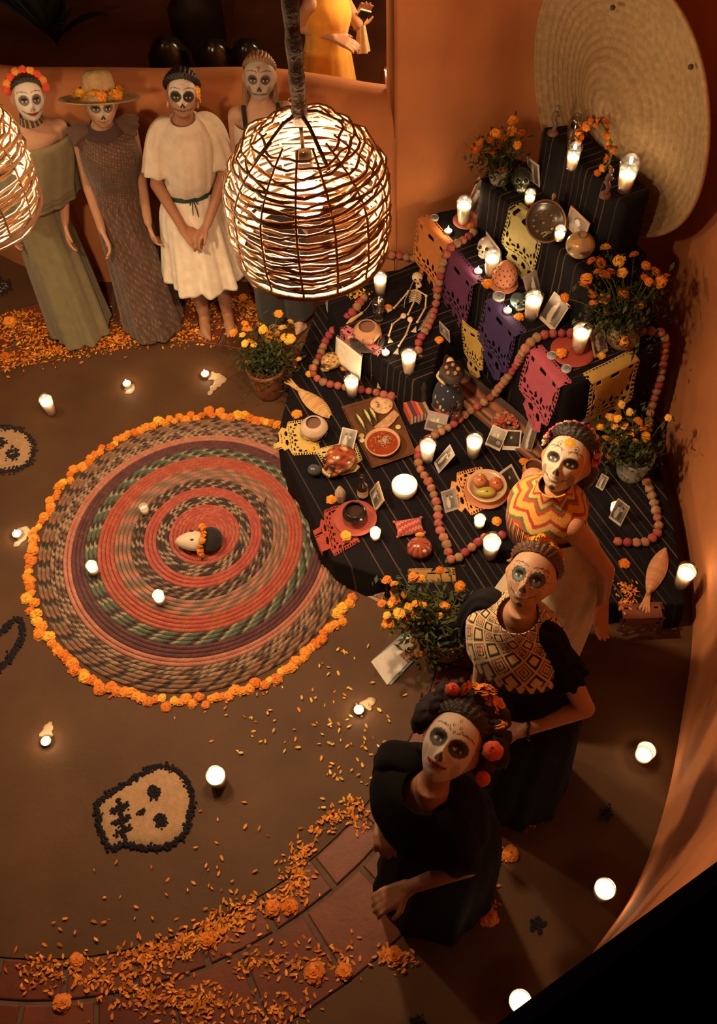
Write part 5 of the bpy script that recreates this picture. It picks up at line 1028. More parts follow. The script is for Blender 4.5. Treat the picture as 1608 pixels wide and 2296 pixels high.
class Person:
    def __init__(s, label, root, fwd, headc, sc=1.0, roll=0.0, yaw=0.0, pitch=0.0, hs=.90, legs=True, camface=True):
        s.root = np.array([root[0], root[1], 0.0]); s.Y = unit([fwd[0], fwd[1], 0]); s.X = np.array([s.Y[1], -s.Y[0], 0]); s.sc = sc; s.hs = hs
        s.H = np.asarray(headc, float); d = unit(CAM - s.H); r_ = unit(cr - np.dot(cr, d) * d); u_ = np.cross(d, r_); u_ = u_ if u_[2] > 0 else -u_
        up = math.cos(roll) * u_ + math.sin(roll) * r_; rt = np.cross(d, up)                 # rt = the person's right
        f = math.cos(yaw) * d + math.sin(yaw) * rt; rt = np.cross(f, up); f2 = math.cos(pitch) * f + math.sin(pitch) * up; up = np.cross(rt, f2)
        s.hY, s.hX, s.hZ = f2, rt, up
        nb = s.H - s.hZ * .135 * hs - s.hY * .035; s.lean = np.r_[(nb - s.root)[:2], 0]; s.nb = nb
        s.t = thing('person', label, 'person', s.root); s.body = G(); s.legs = legs; s.extra = []
    def L(s, x, y, z):
        z = z * s.sc; q = np.clip((z - .80 * s.sc) / (.58 * s.sc), 0, 1.0); q = q * q * (3 - 2 * q); return s.root + s.X * x * .80 + s.Y * y * .90 + s.lean * q + np.array([0, 0, z])
    def Hd(s, x, y, z): return s.H + (s.hX * x + s.hY * y + s.hZ * z) * s.hs
    def loft(s, g, rings, n=40, col=(.5, .5, .5), cap=True):
        V = [];
        for z, rx_, ry_, yc in rings:
            for k in range(n): a = 2 * PI * k / n; V.append(s.L(rx_ * math.cos(a), yc + ry_ * math.sin(a), z))
        F = gridf(n, len(rings) - 1, True)
        if cap: F += [tuple(range(n - 1, -1, -1)), tuple((len(rings) - 1) * n + k for k in range(n))]
        g.add(V, F, col)
    def garment(s, name, rings, col, mat=CLOTH, fold=.0, nf=9, n=110, nv=44, ph=0.0, cf=None, thick=.004, zfold=1.0, parent=None):
        R_ = spline(np.array([tuple(r) + (0,) * (5 - len(r)) for r in rings], float), 8); R_ = np.stack([np.interp(np.linspace(0, len(R_) - 1, nv), np.arange(len(R_)), R_[:, k]) for k in range(5)], 1); z0, z1 = R_[0, 0], R_[-1, 0]; V = []; C = []
        for j, (z, rx_, ry_, yc, xc) in enumerate(R_):
            q = j / (nv - 1)
            for k in range(n):
                a = 2 * PI * k / n; w_ = 1 + fold * q ** zfold * (math.sin(nf * a + ph + 1.2 * math.sin(2 * a + q * 2)) + .45 * math.sin((2 * nf + 1) * a + 2.1 + q)); V.append(s.L(xc + rx_ * w_ * math.cos(a), yc + ry_ * w_ * math.sin(a), z)); C.append(cf(a, q, z) if cf else col)
        g = G(); g.add(np.array(V) - s.root, gridf(n, nv - 1, True), np.array(C)); o = mk(name, g, mat, parent or s.t); m = o.modifiers.new('thick', 'SOLIDIFY'); m.thickness = thick; return o
    def sleeve(s, name, P, R_, col, mat=CLOTH, fold=.10, n=40, nf=7):
        Q = spline(P, 7); rr = .86 * np.interp(np.linspace(0, 1, len(Q)), np.linspace(0, 1, len(R_)), R_); V, F = tube(Q, rr, n, caps=False); k = np.tile(np.arange(n), len(Q)); j = np.repeat(np.arange(len(Q)), n); c = np.repeat(Q, n, 0); V = c + (V - c) * (1 + fold * (j / len(Q)) * np.sin(nf * 2 * PI * k / n + j * .2)).reshape(-1, 1)
        g = G(); g.add(V - s.root, F, col); o = mk(name, g, mat, s.t); m = o.modifiers.new('thick', 'SOLIDIFY'); m.thickness = .003; return o
    def arm(s, side, E, W, D, pn=(0, 0, 1), curl=.5, spread=.019, hand=1.0):
        S0 = s.L(.147 * side, -.005, 1.315); E, W = np.asarray(E, float), np.asarray(W, float); b = s.body; D = unit(D)
        b.add(*capsule(S0, E, .043 * s.sc, .034 * s.sc)); b.add(*capsule(E, W, .035 * s.sc, .0225 * s.sc)); s.S0 = S0; pn = unit(np.asarray(pn, float) - np.dot(pn, D) * D); sd = np.cross(D, pn); h_ = hand
        for i, fl in enumerate((.070, .078, .072, .056)):
            K = W + D * .082 * h_ + sd * (i - 1.5) * spread * h_; b.add(*capsule(W + sd * (i - 1.5) * .010, K, .0135 * h_, .0115 * h_, 10)); d = D + sd * (i - 1.5) * .05; p = K
            for ph_ in range(3):
                d = unit(d - pn * math.tan(min(1.2, curl * (.7 + .3 * ph_)))); q = p + d * fl * (.46, .31, .23)[ph_] * h_; b.add(*capsule(p, q, (.0098 - .001 * ph_) * h_, (.0090 - .001 * ph_) * h_, 8)); p = q
        p = W + D * .022 * h_ - sd * .020 * h_; q = p + unit(D * .75 - sd * .75 - pn * .15) * .045 * h_; b.add(*capsule(p, q, .0125 * h_, .0105 * h_, 8)); b.add(*capsule(q, q + unit(D - sd * .25 - pn * .35) * .034 * h_, .0100 * h_, .0085 * h_, 8))
    def hair(s, col, vol=.013, line=.046, bun=None, low=-.075):
        x, y, z = HV.T; hl = (y < .014 + 1.25 * (z - line)) & (z > low + .05 * np.clip(y / .09, 0, 1)); hl &= ~((np.abs(x) > .055) & (y > -.028) & (z < .012)); N = unit_rows(HV * [1 / .073 ** 2, 1 / .092 ** 2, 1 / .116 ** 2])
        k = np.clip((.014 + 1.25 * (z - line) - y) / .03, 0, 1); st = .0022 * np.sin(np.arctan2(x, z) * 46) ; P = HV + N * ((vol * k + .0015 + st * k)).reshape(-1, 1)
        F = [f for f in HF if all(hl[i] for i in f)]; used = sorted({i for f in F for i in f}); mp = {a: b for b, a in enumerate(used)}; W = np.array([s.Hd(*P[i]) for i in used]); cc = np.array(col) * (1 + .25 * np.sin(np.arctan2(HV[used, 0], HV[used, 2]) * 46)).reshape(-1, 1)
        g = G(); g.add(W - s.root, [tuple(mp[i] for i in f) for f in F], cc)
        if bun is not None:
            V, F = sphere((0, 0, 0), bun[3], 20, 14); V *= (1 + .05 * np.sin(V[:, 2] * 260 + V[:, 0] * 120)).reshape(-1, 1); g.add(np.array([s.Hd(*(v + np.array(bun[:3]))) for v in V]) - s.root, F, col)
        return mk('hair', g, HAIRM, s.t)
    def finish(s, face, vox=.0058, legskin=True):
        b = s.body; k = s.sc
        s.loft(b, [(.80, .130, .10, 0), (.90, .142, .108, -.005), (1.0, .122, .092, 0), (1.07, .120, .09, 0), (1.16, .134, .098, .008), (1.24, .146, .104, .010), (1.305, .152, .086, 0), (1.345, .128, .068, -.01), (1.385, .062, .055, -.012), (1.41, .05, .05, -.01)], 28)
        for sx in (-1, 1): b.add(*sphere(s.L(.068 * sx, .078, 1.205), .050, 14, 10)); b.add(*sphere(s.L(.140 * sx, -.003, 1.318), .045 * k, 12, 9))
        b.add(*capsule(s.L(0, -.012, 1.36), s.Hd(0, -.012, -.07), .044, .042, 16))
        if s.legs:
            for sx in (-1, 1):
                hp, kn, an = s.L(.07 * sx, 0, .86), s.L(.085 * sx, .02, .46), s.L(.085 * sx, -.01, .085); b.add(*capsule(hp, kn, .060, .046)); b.add(*capsule(kn, s.L(.085 * sx, -.018, .33), .050, .052)); b.add(*capsule(s.L(.085 * sx, -.018, .33), an, .052, .034)); he = s.L(.085 * sx, -.035, .040); b.add(*capsule(an, he, .034, .034))
                b.add(*capsule(s.L(.085 * sx, -.02, .05), s.L(.095 * sx, .10, .030), .036, .028)); b.add(*capsule(s.L(.078 * sx, .07, .030), s.L(.085 * sx, .13, .022), .028, .020))
                for i in range(5): b.add(*capsule(s.L((.068 + .016 * i) * sx, .12 - .008 * i, .020), s.L((.068 + .017 * i) * sx, .158 - .013 * i, .014), .0125, .0105, 8))
        V, F = remesh(b, vox); g = G(); g.add(V - s.root, F, np.array(face['skin'])); C = face_paint(face); W = s.H + (HV[:, :1] * s.hX + HV[:, 1:2] * s.hY + HV[:, 2:] * s.hZ) * s.hs
        g.add(W - s.root, HF, C); return mk('body', g, SKIN, s.t)
    def flower(s, c, pos, d, name='hair_flower'):
        o = head(c, s.Hd(*pos) - s.root, d, s.t, 1.2, name); return o
def unit_rows(A): return A / np.linalg.norm(A, axis=1, keepdims=True)
UP = np.array([0, 0, 1.0])
SK1, SK2, SK3 = (.40, .20, .115), (.46, .25, .155), (.34, .16, .09)

# --- woman in the green off-shoulder dress
p = Person('woman in a green off-shoulder dress with an orange pompom crown', (-1.60, 4.13), (.28, -.96), at(64, 222, 1.465), .985, roll=-.10, yaw=-.10, pitch=-.16)
GRN = (.20, .17, .095)
p.arm(1, p.L(.185, .02, 1.06), p.L(.20, .05, .84), (0.05, -.2, -1), (-1, 0, 0), .3); p.arm(-1, p.L(-.172, .05, 1.05), p.L(-.155, .16, .83), p.L(-.14, .20, .74) - p.L(-.155, .16, .83), p.X, .35)
p.finish(dict(skin=SK2, socket=(.06, .05, .045), sr=(.024, .025), ring=.3, lips=(.42, .08, .06), stitch=1, line=.05, nose=.5, smile=2.6, sa=.85))
p.garment('skirt', [(1.06, .135, .10, 0), (1.0, .15, .115, 0), (.85, .165, .135, 0), (.5, .19, .17, .02), (.2, .205, .20, .04), (.03, .215, .22, .05)], GRN, fold=.08, nf=8, zfold=.8)
p.garment('flounce_top', [(1.30, .220, .125, .0), (1.285, .240, .148, .0), (1.18, .250, .165, .005), (1.06, .262, .18, .01), (.95, .285, .195, .01)], GRN, fold=.035, nf=13, cf=lambda a, q, z: np.array(GRN) * (1.0 if abs(q - .86) > .015 and abs(q - .92) > .015 else .7))
p.garment('choker', [(1.425, .055, .058, .004), (1.405, .060, .064, .004), (1.39, .070, .072, .006)], (.04, .035, .03), cf=lambda a, q, z: (.04, .04, .035) if int(a * 7) % 3 else (.36, .20, .06), nv=10)
p.hair((.018, .012, .010), .014, .050, bun=(0, -.10, .01, (.05, .045, .05)))
for k in range(9):
    a = -1.45 + k * .36; q = p.Hd(.098 * math.sin(a), -.012, .035 + .098 * math.cos(a)); g = G(); V, F = sphere(q - p.root, .0215, 14, 10); V += np.array([[random.gauss(0, .0016) for _ in range(3)] for _ in V]); g.add(V, F, (.78, .26, .03) if k % 2 else (.62, .07, .02)); mk('pompom', g, CLOTH, p.t)

# --- woman in the brown dress and straw hat
p = Person('woman in a brown flecked long dress and a straw hat with marigolds', (-1.16, 4.12), (.22, -.97), at(226, 236, 1.43), .965, roll=-.05, yaw=-.04, pitch=-.28)
BRN = (.105, .058, .042)
def fleck(a, q, z):
    h = math.sin(a * 61 + z * 170) * math.sin(a * 37 - z * 230) + .5 * math.sin(a * 113 + z * 90); return (.26, .16, .10) if h > .95 else ((.17, .10, .07) if h > .6 else ((.055, .03, .026) if h < -.7 else BRN))
p.arm(1, p.L(.165, .0, 1.05), p.L(.145, .13, .82), p.L(.12, .19, .73) - p.L(.145, .13, .82), -p.X, .55); p.arm(-1, p.L(-.165, .01, 1.05), p.L(-.155, .14, .82), (0.05, -.1, -1), p.X, .5)
p.finish(dict(skin=SK2, white=(.52, .44, .37), wa=.75, socket=(.10, .075, .065), sr=(.024, .022), ring=.6, sa=.7, nose=.9, smile=3.0, jaw=-.055, cheek=.15))
p.garment('dress', [(1.375, .085, .070, .004), (1.34, .145, .088, .0), (1.27, .170, .135, .02), (1.16, .168, .145, .022), (1.05, .152, .118, .006), (.92, .165, .14, 0), (.6, .178, .165, .01), (.3, .195, .195, .02), (.03, .215, .22, .03)], BRN, fold=.05, nf=8, n=170, nv=110, cf=fleck, zfold=1.6)
for sx in (-1, 1): p.sleeve('shoulder_ruffle', [p.L(.085 * sx, .0, 1.345), p.L(.135 * sx, .0, 1.345), p.L(.180 * sx, .0, 1.325)], [.045, .060, .066], BRN, fold=.22, nf=9)
p.garment('collar', [(1.385, .072, .070, .0), (1.375, .085, .080, .012), (1.35, .11, .10, .02)], (.06, .03, .026), fold=.05, nf=5, nv=10)
p.hair((.03, .016, .010), .010, .05)
hat = bpy.data.objects.new('straw_hat', None); COL.objects.link(hat); hat.parent = p.t; hat.location = tuple(p.Hd(0, -.012, .026) - p.root); hat['label'] = 'woven straw hat with a marigold band'; Bm = np.stack([p.hX, p.hY, p.hZ], 1); Bm = Bm @ rx(.14)
g = G(); V, F = lathe([(.001, .125), (.05, .122), (.068, .105), (.078, .05), (.088, .004), (.10, -.002), (.15, .002), (.188, .008), (.191, .004), (.15, -.005), (.09, -.008)], 56); st = np.array([.80 + .2 * math.sin(k * .9) * math.sin(v[2] * 260 + np.hypot(v[0], v[1]) * 200) for k, v in enumerate(V)]).reshape(-1, 1); g.add(V, F, np.array([.46, .31, .15]) * st); g.xf(R=Bm); mk('crown_and_brim', g, STRAW, hat)
for k in range(15):
    a = k * 2 * PI / 15; q = Bm @ np.array([.094 * math.cos(a), .094 * math.sin(a), .022 + .012 * (k % 2)]); head(random.choice('yyo'), q, random.uniform(.05, .068), hat, 1.0, 'hat_flower')

# --- woman in the white dress with a teal sash
p = Person('woman in a white dress with a teal sash standing barefoot', (-.775, 4.07), (.12, -.99), at(409, 214, 1.462), .985, roll=.02, yaw=.02, pitch=-.16)
WHT = (.74, .66, .55)
p.arm(1, p.L(.205, .06, 1.06), p.L(.075, .19, .86), p.L(.01, .23, .80) - p.L(.075, .19, .86), (0, -.3, 1), .5); p.arm(-1, p.L(-.215, .05, 1.06), p.L(-.085, .20, .87), p.L(.0, .245, .81) - p.L(-.085, .20, .87), (0, .3, 1), .6)
p.finish(dict(skin=(.36, .175, .10), socket=(.02, .016, .014), sr=(.0265, .026), stitch=1, line=.055, nose=.95, smile=1.4, jaw=-.048, gold=1))
p.garment('skirt', [(1.02, .132, .105, .0), (.98, .150, .12, .0), (.85, .20, .165, .0), (.65, .235, .205, .0), (.42, .28, .245, .01)], WHT, fold=.09, nf=9, zfold=1.1)
p.garment('blouse', [(1.385, .075, .075, .018), (1.36, .12, .10, .014), (1.31, .160, .115, .004), (1.22, .168, .15, .018), (1.10, .165, .155, .018), (1.01, .155, .13, .008), (.985, .145, .115, 0)], WHT, fold=.03, nf=11)
for sx, e in ((1, p.L(.195, .055, 1.12)), (-1, p.L(-.20, .045, 1.12))): p.sleeve('sleeve', [p.L(.07 * sx, 0, 1.345), p.L(.125 * sx, 0, 1.338), p.L(.170 * sx, .01, 1.27), e], [.042, .062, .070, .085], WHT, fold=.12)
p.garment('sash', [(1.035, .141, .112, .0), (1.01, .147, .117, .0), (.965, .158, .127, .0)], (.012, .050, .045), fold=.01, nv=12)
g = G(); q = p.L(-.01, .128, .985) - p.root
for d in ((-.02, .015, -.02), (.02, .015, -.02), (-.012, .02, -.10), (.016, .02, -.12)): g.add(*tube(spline([q, q + (p.X * d[0] * .7 + p.Y * d[1] + UP * d[2] * .4), q + (p.X * d[0] + p.Y * d[1] + UP * d[2])], 4), .0028, 5), (.010, .035, .03))
mk('sash_bow', g, CLOTH, p.t); g = G(); g.add(*tube(spline([p.L(.05, .055, 1.375) - p.root, p.L(.0, .115, 1.30) - p.root, p.L(-.05, .055, 1.375) - p.root], 6), .0018, 5), (.03, .02, .015)); mk('necklace', g, CLOTH, p.t)
p.hair((.014, .010, .009), .026, .046, bun=(.02, -.095, -.04, (.055, .05, .055)))
for q in ((-.075, .018, .010), (-.078, .02, -.016), (-.072, .026, .030)): p.flower('y', q, .040)
for sx in (-1, 1): g = G(); g.add(*tube([p.Hd(.076 * sx, -.005, -.03) - p.root, p.Hd(.078 * sx, -.005, -.06) - p.root], [.004, .006], 6), (.5, .36, .2)); mk('earring', g, VCG, p.t)

# --- fair haired woman behind the basket lamp
p = Person('fair haired woman in a white top and dark trousers behind the basket lamp', (-.36, 4.06), (.05, -1), at(582, 174, 1.555), 1.045, roll=.02, yaw=.04, pitch=-.22)
p.arm(1, p.L(.17, .0, 1.04), p.L(.165, .08, .82), (0, -.1, -1), -p.X, .3); p.arm(-1, p.L(-.18, .0, 1.04), p.L(-.18, .08, .82), (0, -.1, -1), p.X, .3)
p.finish(dict(skin=(.50, .30, .20), white=(.42, .36, .31), socket=(.085, .05, .055), sr=(.023, .022), ring=.4, stitch=1, line=.04, nose=.95, smile=.3, cheek=.5, mark=1))
p.garment('top', [(1.30, .165, .118, .014), (1.24, .172, .142, .026), (1.16, .170, .145, .024), (1.08, .158, .125, .010), (1.0, .160, .122, .004), (.93, .178, .138, 0)], (.62, .55, .47), fold=.02, nf=9)
for sx in (-1, 1):
    g = G(); g.add(*tube(spline([p.L(.10 * sx, .085, 1.29), p.L(.10 * sx, .02, 1.375), p.L(.09 * sx, -.06, 1.30)], 5) - p.root, .011, 8, flat=.35), (.02, .016, .016)); mk('shoulder_strap', g, CLOTH, p.t)
    p.sleeve('trouser_leg', [p.L(.075 * sx, 0, .92), p.L(.085 * sx, .012, .62), p.L(.09 * sx, .012, .40), p.L(.095 * sx, .0, .05)], [.112, .105, .10, .105], (.035, .034, .032), fold=.04)
p.garment('waistband', [(.945, .172, .130, 0), (.92, .182, .140, 0), (.84, .195, .150, 0)], (.035, .034, .032), nv=10)
p.hair((.26, .15, .075), .014, .052, low=-.10)
g = G()
for k in range(16):
    a = -1.25 + 2.5 * k / 15; x0, y0 = .078 * math.sin(a), -.085 * math.cos(a); P = [p.Hd(x0 * .8, y0 * .7, .05), p.Hd(x0, y0, -.05), p.Hd(x0 * 1.05, y0 - .01, -.13), p.Hd(x0 * .9, y0, -.20)]; g.add(*tube(spline(P, 4) - p.root, [.016] * 10 + [.013, .010, .005], 6), np.array((.25, .145, .07)) * random.uniform(.75, 1.15))
mk('long_hair', g, HAIRM, p.t)

# --- woman with the flower crown and zigzag collar
p = Person('woman in white with a flower crown and a zigzag embroidered collar', (.80, 1.80), (-.86, -.42), at(1268, 1036, 1.47), 1.0, roll=.40, yaw=.16, pitch=-.08, hs=.96)
p.arm(-1, p.L(-.235, -.06, 1.06), at(1352, 1345, .84), at(1345, 1420, .74) - at(1352, 1345, .84), p.X, .35); p.arm(1, p.L(.24, .0, 1.05), p.L(.22, .10, .82), (-.05, -.05, -1), -p.X, .3)
p.finish(dict(skin=(.42, .205, .11), white=(.64, .52, .40), socket=(.02, .014, .012), sr=(.0245, .0185), ring=.5, teeth=1, lips=(.40, .20, .15), nose=.9, smile=2.4, line=.042, chin=(.03, .025, .02), flower=1, curl=1, petal=1, petal_side=-1, cheek=.55, wa=.92))
WH2 = (.58, .46, .33)
p.garment('dress', [(1.235, .166, .125, .012), (1.20, .168, .128, .012), (1.08, .150, .115, .004), (.95, .175, .14, 0), (.75, .215, .20, .05), (.5, .25, .25, .11), (.30, .265, .27, .145)], WH2, fold=.05, nf=7, zfold=1.4)
def zigzag(a, q, z):
    w_ = abs(((a * 7.5 / PI) % 2) - 1); b = (q * 5.2 + w_ * 1.1) % 3.0
    return (.62, .30, .05) if b < 1.0 else ((.34, .035, .03) if b < 1.45 else ((.56, .36, .10) if b < 2.1 else ((.10, .12, .04) if b < 2.5 else (.36, .05, .03))))
p.garment('embroidered_collar', [(1.435, .058, .060, .004), (1.405, .072, .074, .006), (1.378, .105, .098, .008), (1.348, .145, .125, .010), (1.315, .165, .150, .018)], (.5, .3, .1), n=220, nv=60, cf=zigzag, thick=.006)
g = G()
for k in range(26):
    a = PI * .5 + (k - 13) * .055; q0 = p.L(.163 * math.cos(a), .018 + .148 * math.sin(a), 1.317); q1 = p.L(.175 * math.cos(a), .03 + .165 * math.sin(a), 1.19); g.add(*tube([q0 - p.root, (q0 + q1) / 2 - p.root + p.Y * .006, q1 - p.root], .0042, 5), [(.42, .07, .04), (.58, .34, .10), (.16, .07, .04)][k % 3])
tag(mk('fringe', g, CLOTH, p.t), None, kind='stuff')
p.hair((.016, .011, .010), .030, .056, bun=(-.03, -.13, -.02, (.075, .06, .07)))
cols5 = [(.66, .10, .14), (.78, .52, .30), (.26, .09, .26), (.78, .56, .36), (.62, .07, .12), (.42, .14, .30), (.70, .18, .14), (.56, .42, .28), (.62, .09, .12)]
for k in range(11):
    a = -1.5 + k * .30; q = np.array([.088 * math.sin(a), .015 - .02 * abs(math.sin(a)), .040 + .088 * math.cos(a)]); c = p.Hd(*q) - p.root; g = G(); nrm = unit(p.hX * math.sin(a) + p.hZ * math.cos(a) + p.hY * .5)
    u_ = unit(np.cross(nrm, [.3, .2, .9])); v_ = np.cross(nrm, u_)
    for l_ in range(3):
        for j in range(7 - l_ * 2):
            b = 2 * PI * j / (7 - l_ * 2) + l_; d = u_ * math.cos(b) + v_ * math.sin(b); sd = np.cross(nrm, d); r0 = .027 - .007 * l_; V = [c + nrm * .004 * l_, c + d * r0 * .7 + sd * r0 * .42 + nrm * (.006 + .004 * l_), c + d * r0 + nrm * (.010 + .004 * l_), c + d * r0 * .7 - sd * r0 * .42 + nrm * (.006 + .004 * l_)]; g.add(V, [(0, 1, 2, 3)], np.array(cols5[k % 9]) * (1 - .15 * l_))
    g.add(*sphere(c + nrm * .012, .005, 7, 5), (.10, .03, .03)); mk('crown_flower', g, PETAL, p.t)

# --- woman in the black dress with the embroidered yoke
p = Person('woman in a black dress with a cream embroidered yoke and marigolds in her bun', (.58, 1.24), (-.62, -.78), at(1190, 1296, 1.44), .975, roll=.36, yaw=.12, pitch=-.08, hs=.92)
p.arm(-1, at(1312, 1588, .98), at(1172, 1638, .93), at(1130, 1636, .92) - at(1172, 1638, .93), (0, .2, 1), .45); p.arm(1, at(1088, 1440, 1.02), at(1072, 1530, .84), at(1062, 1590, .76) - at(1072, 1530, .84), -p.X, .4)
p.finish(dict(skin=(.46, .25, .155), white=(.56, .37, .25), wa=.55, socket=(.075, .125, .105), sr=(.0235, .0245), ring=1.0, scallop=1, dots=1, teeth=1, lips=(.36, .14, .11), nose=.9, smile=2.6, line=.046, chin=(.05, .07, .06), cheek=.2))
BLK = (.010, .009, .011)
p.garment('dress', [(1.32, .165, .10, .0), (1.25, .180, .135, .012), (1.12, .165, .13, .008), (1.02, .160, .125, .0), (.85, .215, .165, 0), (.5, .245, .20, 0), (.2, .27, .225, 0), (.04, .285, .24, 0)], BLK, BLACKC, fold=.045, nf=9, zfold=1.4)
def geo(a, q, z):
    u = (a * 13 / PI); v = q * 7.0; cu, cv = (u % 2) - 1, (v % 2) - 1; d = abs(cu) + abs(cv); cream = (.60, .44, .24)
    if q > .90: return cream if abs(((a * 30 / PI) % 2) - 1) > (q - .90) * 9 else BLK
    if abs(d - 1.0) < .14 or abs(d - .62) < .08: return cream
    if d < .34: return cream if d > .2 else (.30, .05, .04)
    if d > 1.45: return cream
    return BLK if d > 1.0 else ((.16, .045, .03) if int(u + v) % 2 else BLK)
p.garment('embroidered_yoke', [(1.395, .078, .078, .012), (1.37, .115, .098, .012), (1.335, .165, .118, .010), (1.28, .205, .152, .014), (1.20, .214, .168, .018)], BLK, n=300, nv=80, cf=geo, thick=.005)
for sx, e in ((1, p.L(.205, .02, 1.19)), (-1, p.L(-.215, .0, 1.17))): p.sleeve('ruffled_sleeve', [p.L(.08 * sx, 0, 1.345), p.L(.135 * sx, 0, 1.337), p.L(.178 * sx, .01, 1.26), e], [.042, .060, .066, .076], BLK, BLACKC, fold=.16, nf=10)
p.hair((.10, .045, .022), .026, .056, bun=(0, -.075, .095, (.060, .058, .05)), low=-.06)
for q in ((.05, .0, .108), (.028, .018, .118), (0, .022, .122), (-.026, .016, .118), (-.05, -.002, .108), (.012, -.008, .130), (-.062, -.012, .092)): p.flower(random.choice('yo'), q, .052)
W_ = at(1172, 1638, .93); D_ = unit(at(1130, 1636, .92) - W_); g = G(); q = W_ - D_ * .02 - p.root; u_ = unit(np.cross(D_, UP)); v_ = np.cross(D_, u_); g.add(*tube([q + .031 * (math.cos(a) * u_ + math.sin(a) * v_) for a in np.linspace(0, 2 * PI, 20)[:-1]], .006, 6, closed=True), (.03, .02, .02)); mk('bracelet', g, VCG, p.t)

# --- woman in black with the dark flower headdress
p = Person('woman all in black with a dark headdress of orange flowers, lowest in view', (.235, .855), (-.86, -.50), at(1012, 1672, 1.44), .975, roll=.56, yaw=.14, pitch=-.06, hs=1.0)
p.arm(-1, p.L(-.225, .03, 1.03), at(915, 1990, .90), at(868, 2015, .88) - at(915, 1990, .90), (0, 0, 1), .55); p.arm(1, p.L(.25, .04, 1.05), p.L(.16, .17, .92), -p.X * .6 + p.Y * .4, (0, 0, 1), .5)
p.finish(dict(skin=(.36, .175, .105), white=(.58, .50, .43), socket=(.018, .015, .014), sr=(.027, .025), ring=.3, lips=(.44, .10, .055), nose=.9, smile=2.6, jewel=1, cheek=.25, gaze=-.002))
BK2 = (.008, .007, .008)
p.garment('dress', [(1.385, .080, .075, .012), (1.355, .14, .10, .012), (1.30, .205, .13, .01), (1.22, .245, .175, .016), (1.10, .225, .178, .014), (1.0, .205, .16, .0), (.8, .245, .19, 0), (.5, .27, .215, .01), (.2, .285, .235, .02), (.04, .30, .25, .03)], BK2, BLACKC, fold=.05, nf=7, zfold=1.2)
for sx, e, rr_ in ((1, p.L(.245, .05, .93), .112), (-1, p.L(-.20, .02, 1.15), .076)): p.sleeve('wide_sleeve', [p.L(.07 * sx, 0, 1.345), p.L(.130 * sx, 0, 1.34), p.L(.185 * sx, .02, 1.25), e], [.042, .062, .078, rr_], BK2, BLACKC, fold=.10, nf=5)
p.hair((.022, .013, .010), .026, .056)
hm = M('dark_fabric_flower', None, .8, .2, 40)
for k in range(16):
    a = -1.75 + k * .235; r_ = .104 + .014 * (k % 2); q = np.array([r_ * math.sin(a), -.02 - .03 * (k % 2), .03 + r_ * math.cos(a)]); c = p.Hd(*q) - p.root; g = G(); V, F = sphere((0, 0, 0), .030 + .006 * (k % 3), 14, 10); V *= (1 + .18 * np.sin(V[:, 0] * 190 + k) * np.sin(V[:, 2] * 210) + .12 * np.sin(V[:, 1] * 230)).reshape(-1, 1); g.add(V + c, F, (.016, .010, .014) if k % 5 else (.03, .012, .014)); mk('headdress_flower', g, hm, p.t)
for q, c, d in (((.045, .0, .155), 'o', .055), ((-.005, -.01, .170), 'o', .085), ((-.045, -.035, .155), 'o', .08), ((.02, -.045, .165), 'y', .055), ((-.085, -.01, .115), 'o', .05), ((-.09, -.05, .10), 'y', .05)): p.flower(c, q, d)
for q, r_ in (((-.108, .03, .050), .028), ((-.118, -.01, -.03), .022), ((.075, .01, .135), .020)): g = G(); V, F = sphere(p.Hd(*q) - p.root, r_, 14, 10); V += np.array([[random.gauss(0, .0015) for _ in range(3)] for _ in V]); g.add(V, F, (.62, .085, .03)); mk('pompom', g, CLOTH, p.t)

# ================================================================== the patio beyond the low wall
g = G(); g.add([(-9, 4.9, .004), (7, 4.9, .004), (7, 10.4, .004), (-9, 10.4, .004)], [(0, 1, 2, 3)]); tag(mk('floor_patio', g, M('patio_floor', (.22, .075, .035), .6, .3, 2.5, bump=.1)), 'dim reddish patio floor beyond the low wall', kind='structure')
p = Person('person in a bright yellow dress standing on the patio beyond the low wall', (-.03, 5.22), (.80, -.60), (-.02, 5.18, 1.53), 1.0, hs=.92)
YEL = (.72, .38, .055)
p.arm(1, at(668, 58, 1.17), at(748, 84, 1.15), at(785, 98, 1.13) - at(748, 84, 1.15), (0, -.3, 1), .3); p.arm(-1, p.L(-.20, .12, 1.10), at(800, 62, 1.06), at(812, 30, 1.12) - at(800, 62, 1.06), (0, 1, 0), .5)
p.finish(dict(skin=SK2, wa=0, socket=SK2, sa=0, ring=0, nose=0, lips=(.4, .14, .1)))
p.garment('dress', [(1.37, .09, .08, .006), (1.33, .15, .10, .0), (1.22, .175, .145, .016), (1.08, .155, .125, .006), (.95, .18, .15, 0), (.6, .235, .20, 0), (.3, .27, .24, 0), (.05, .30, .27, 0)], YEL, fold=.035, nf=7)
p.hair((.02, .014, .01), .016, .05)
q = at(806, 40, 1.12) + np.array([0, -.02, 0]); t = thing('phone', 'pale phone held up by the person in yellow', 'phone', q); Rm = rz(.35) @ ry(.45) @ rx(.4); g = G(); g.add(*box((0, 0, 0), (.074, .010, .150), Rm), (.60, .52, .38)); mk('case', g, VCG, t, smooth=False, bevel=.004); g = G(); g.add(*box(Rm @ np.array([0, -.0058, 0]), (.066, .001, .138), Rm), (.03, .03, .035)); mk('screen', g, VCG, t, smooth=False)
q = at(812, 98, .99); t = thing('pale_scarf', 'pale folded scarf hanging under the phone', 'scarf', q); g = G(); V = []
for j in range(9):
    for k in range(20): a = 2 * PI * k / 20; r = (.018 + .022 * j / 8) * (1 + .25 * math.sin(5 * a)); V.append((r * math.cos(a), .5 * r * math.sin(a), .11 - .16 * j / 8))
g.add(V, gridf(20, 8, True), (.62, .48, .28)); mk('cloth', g, CLOTH, t)
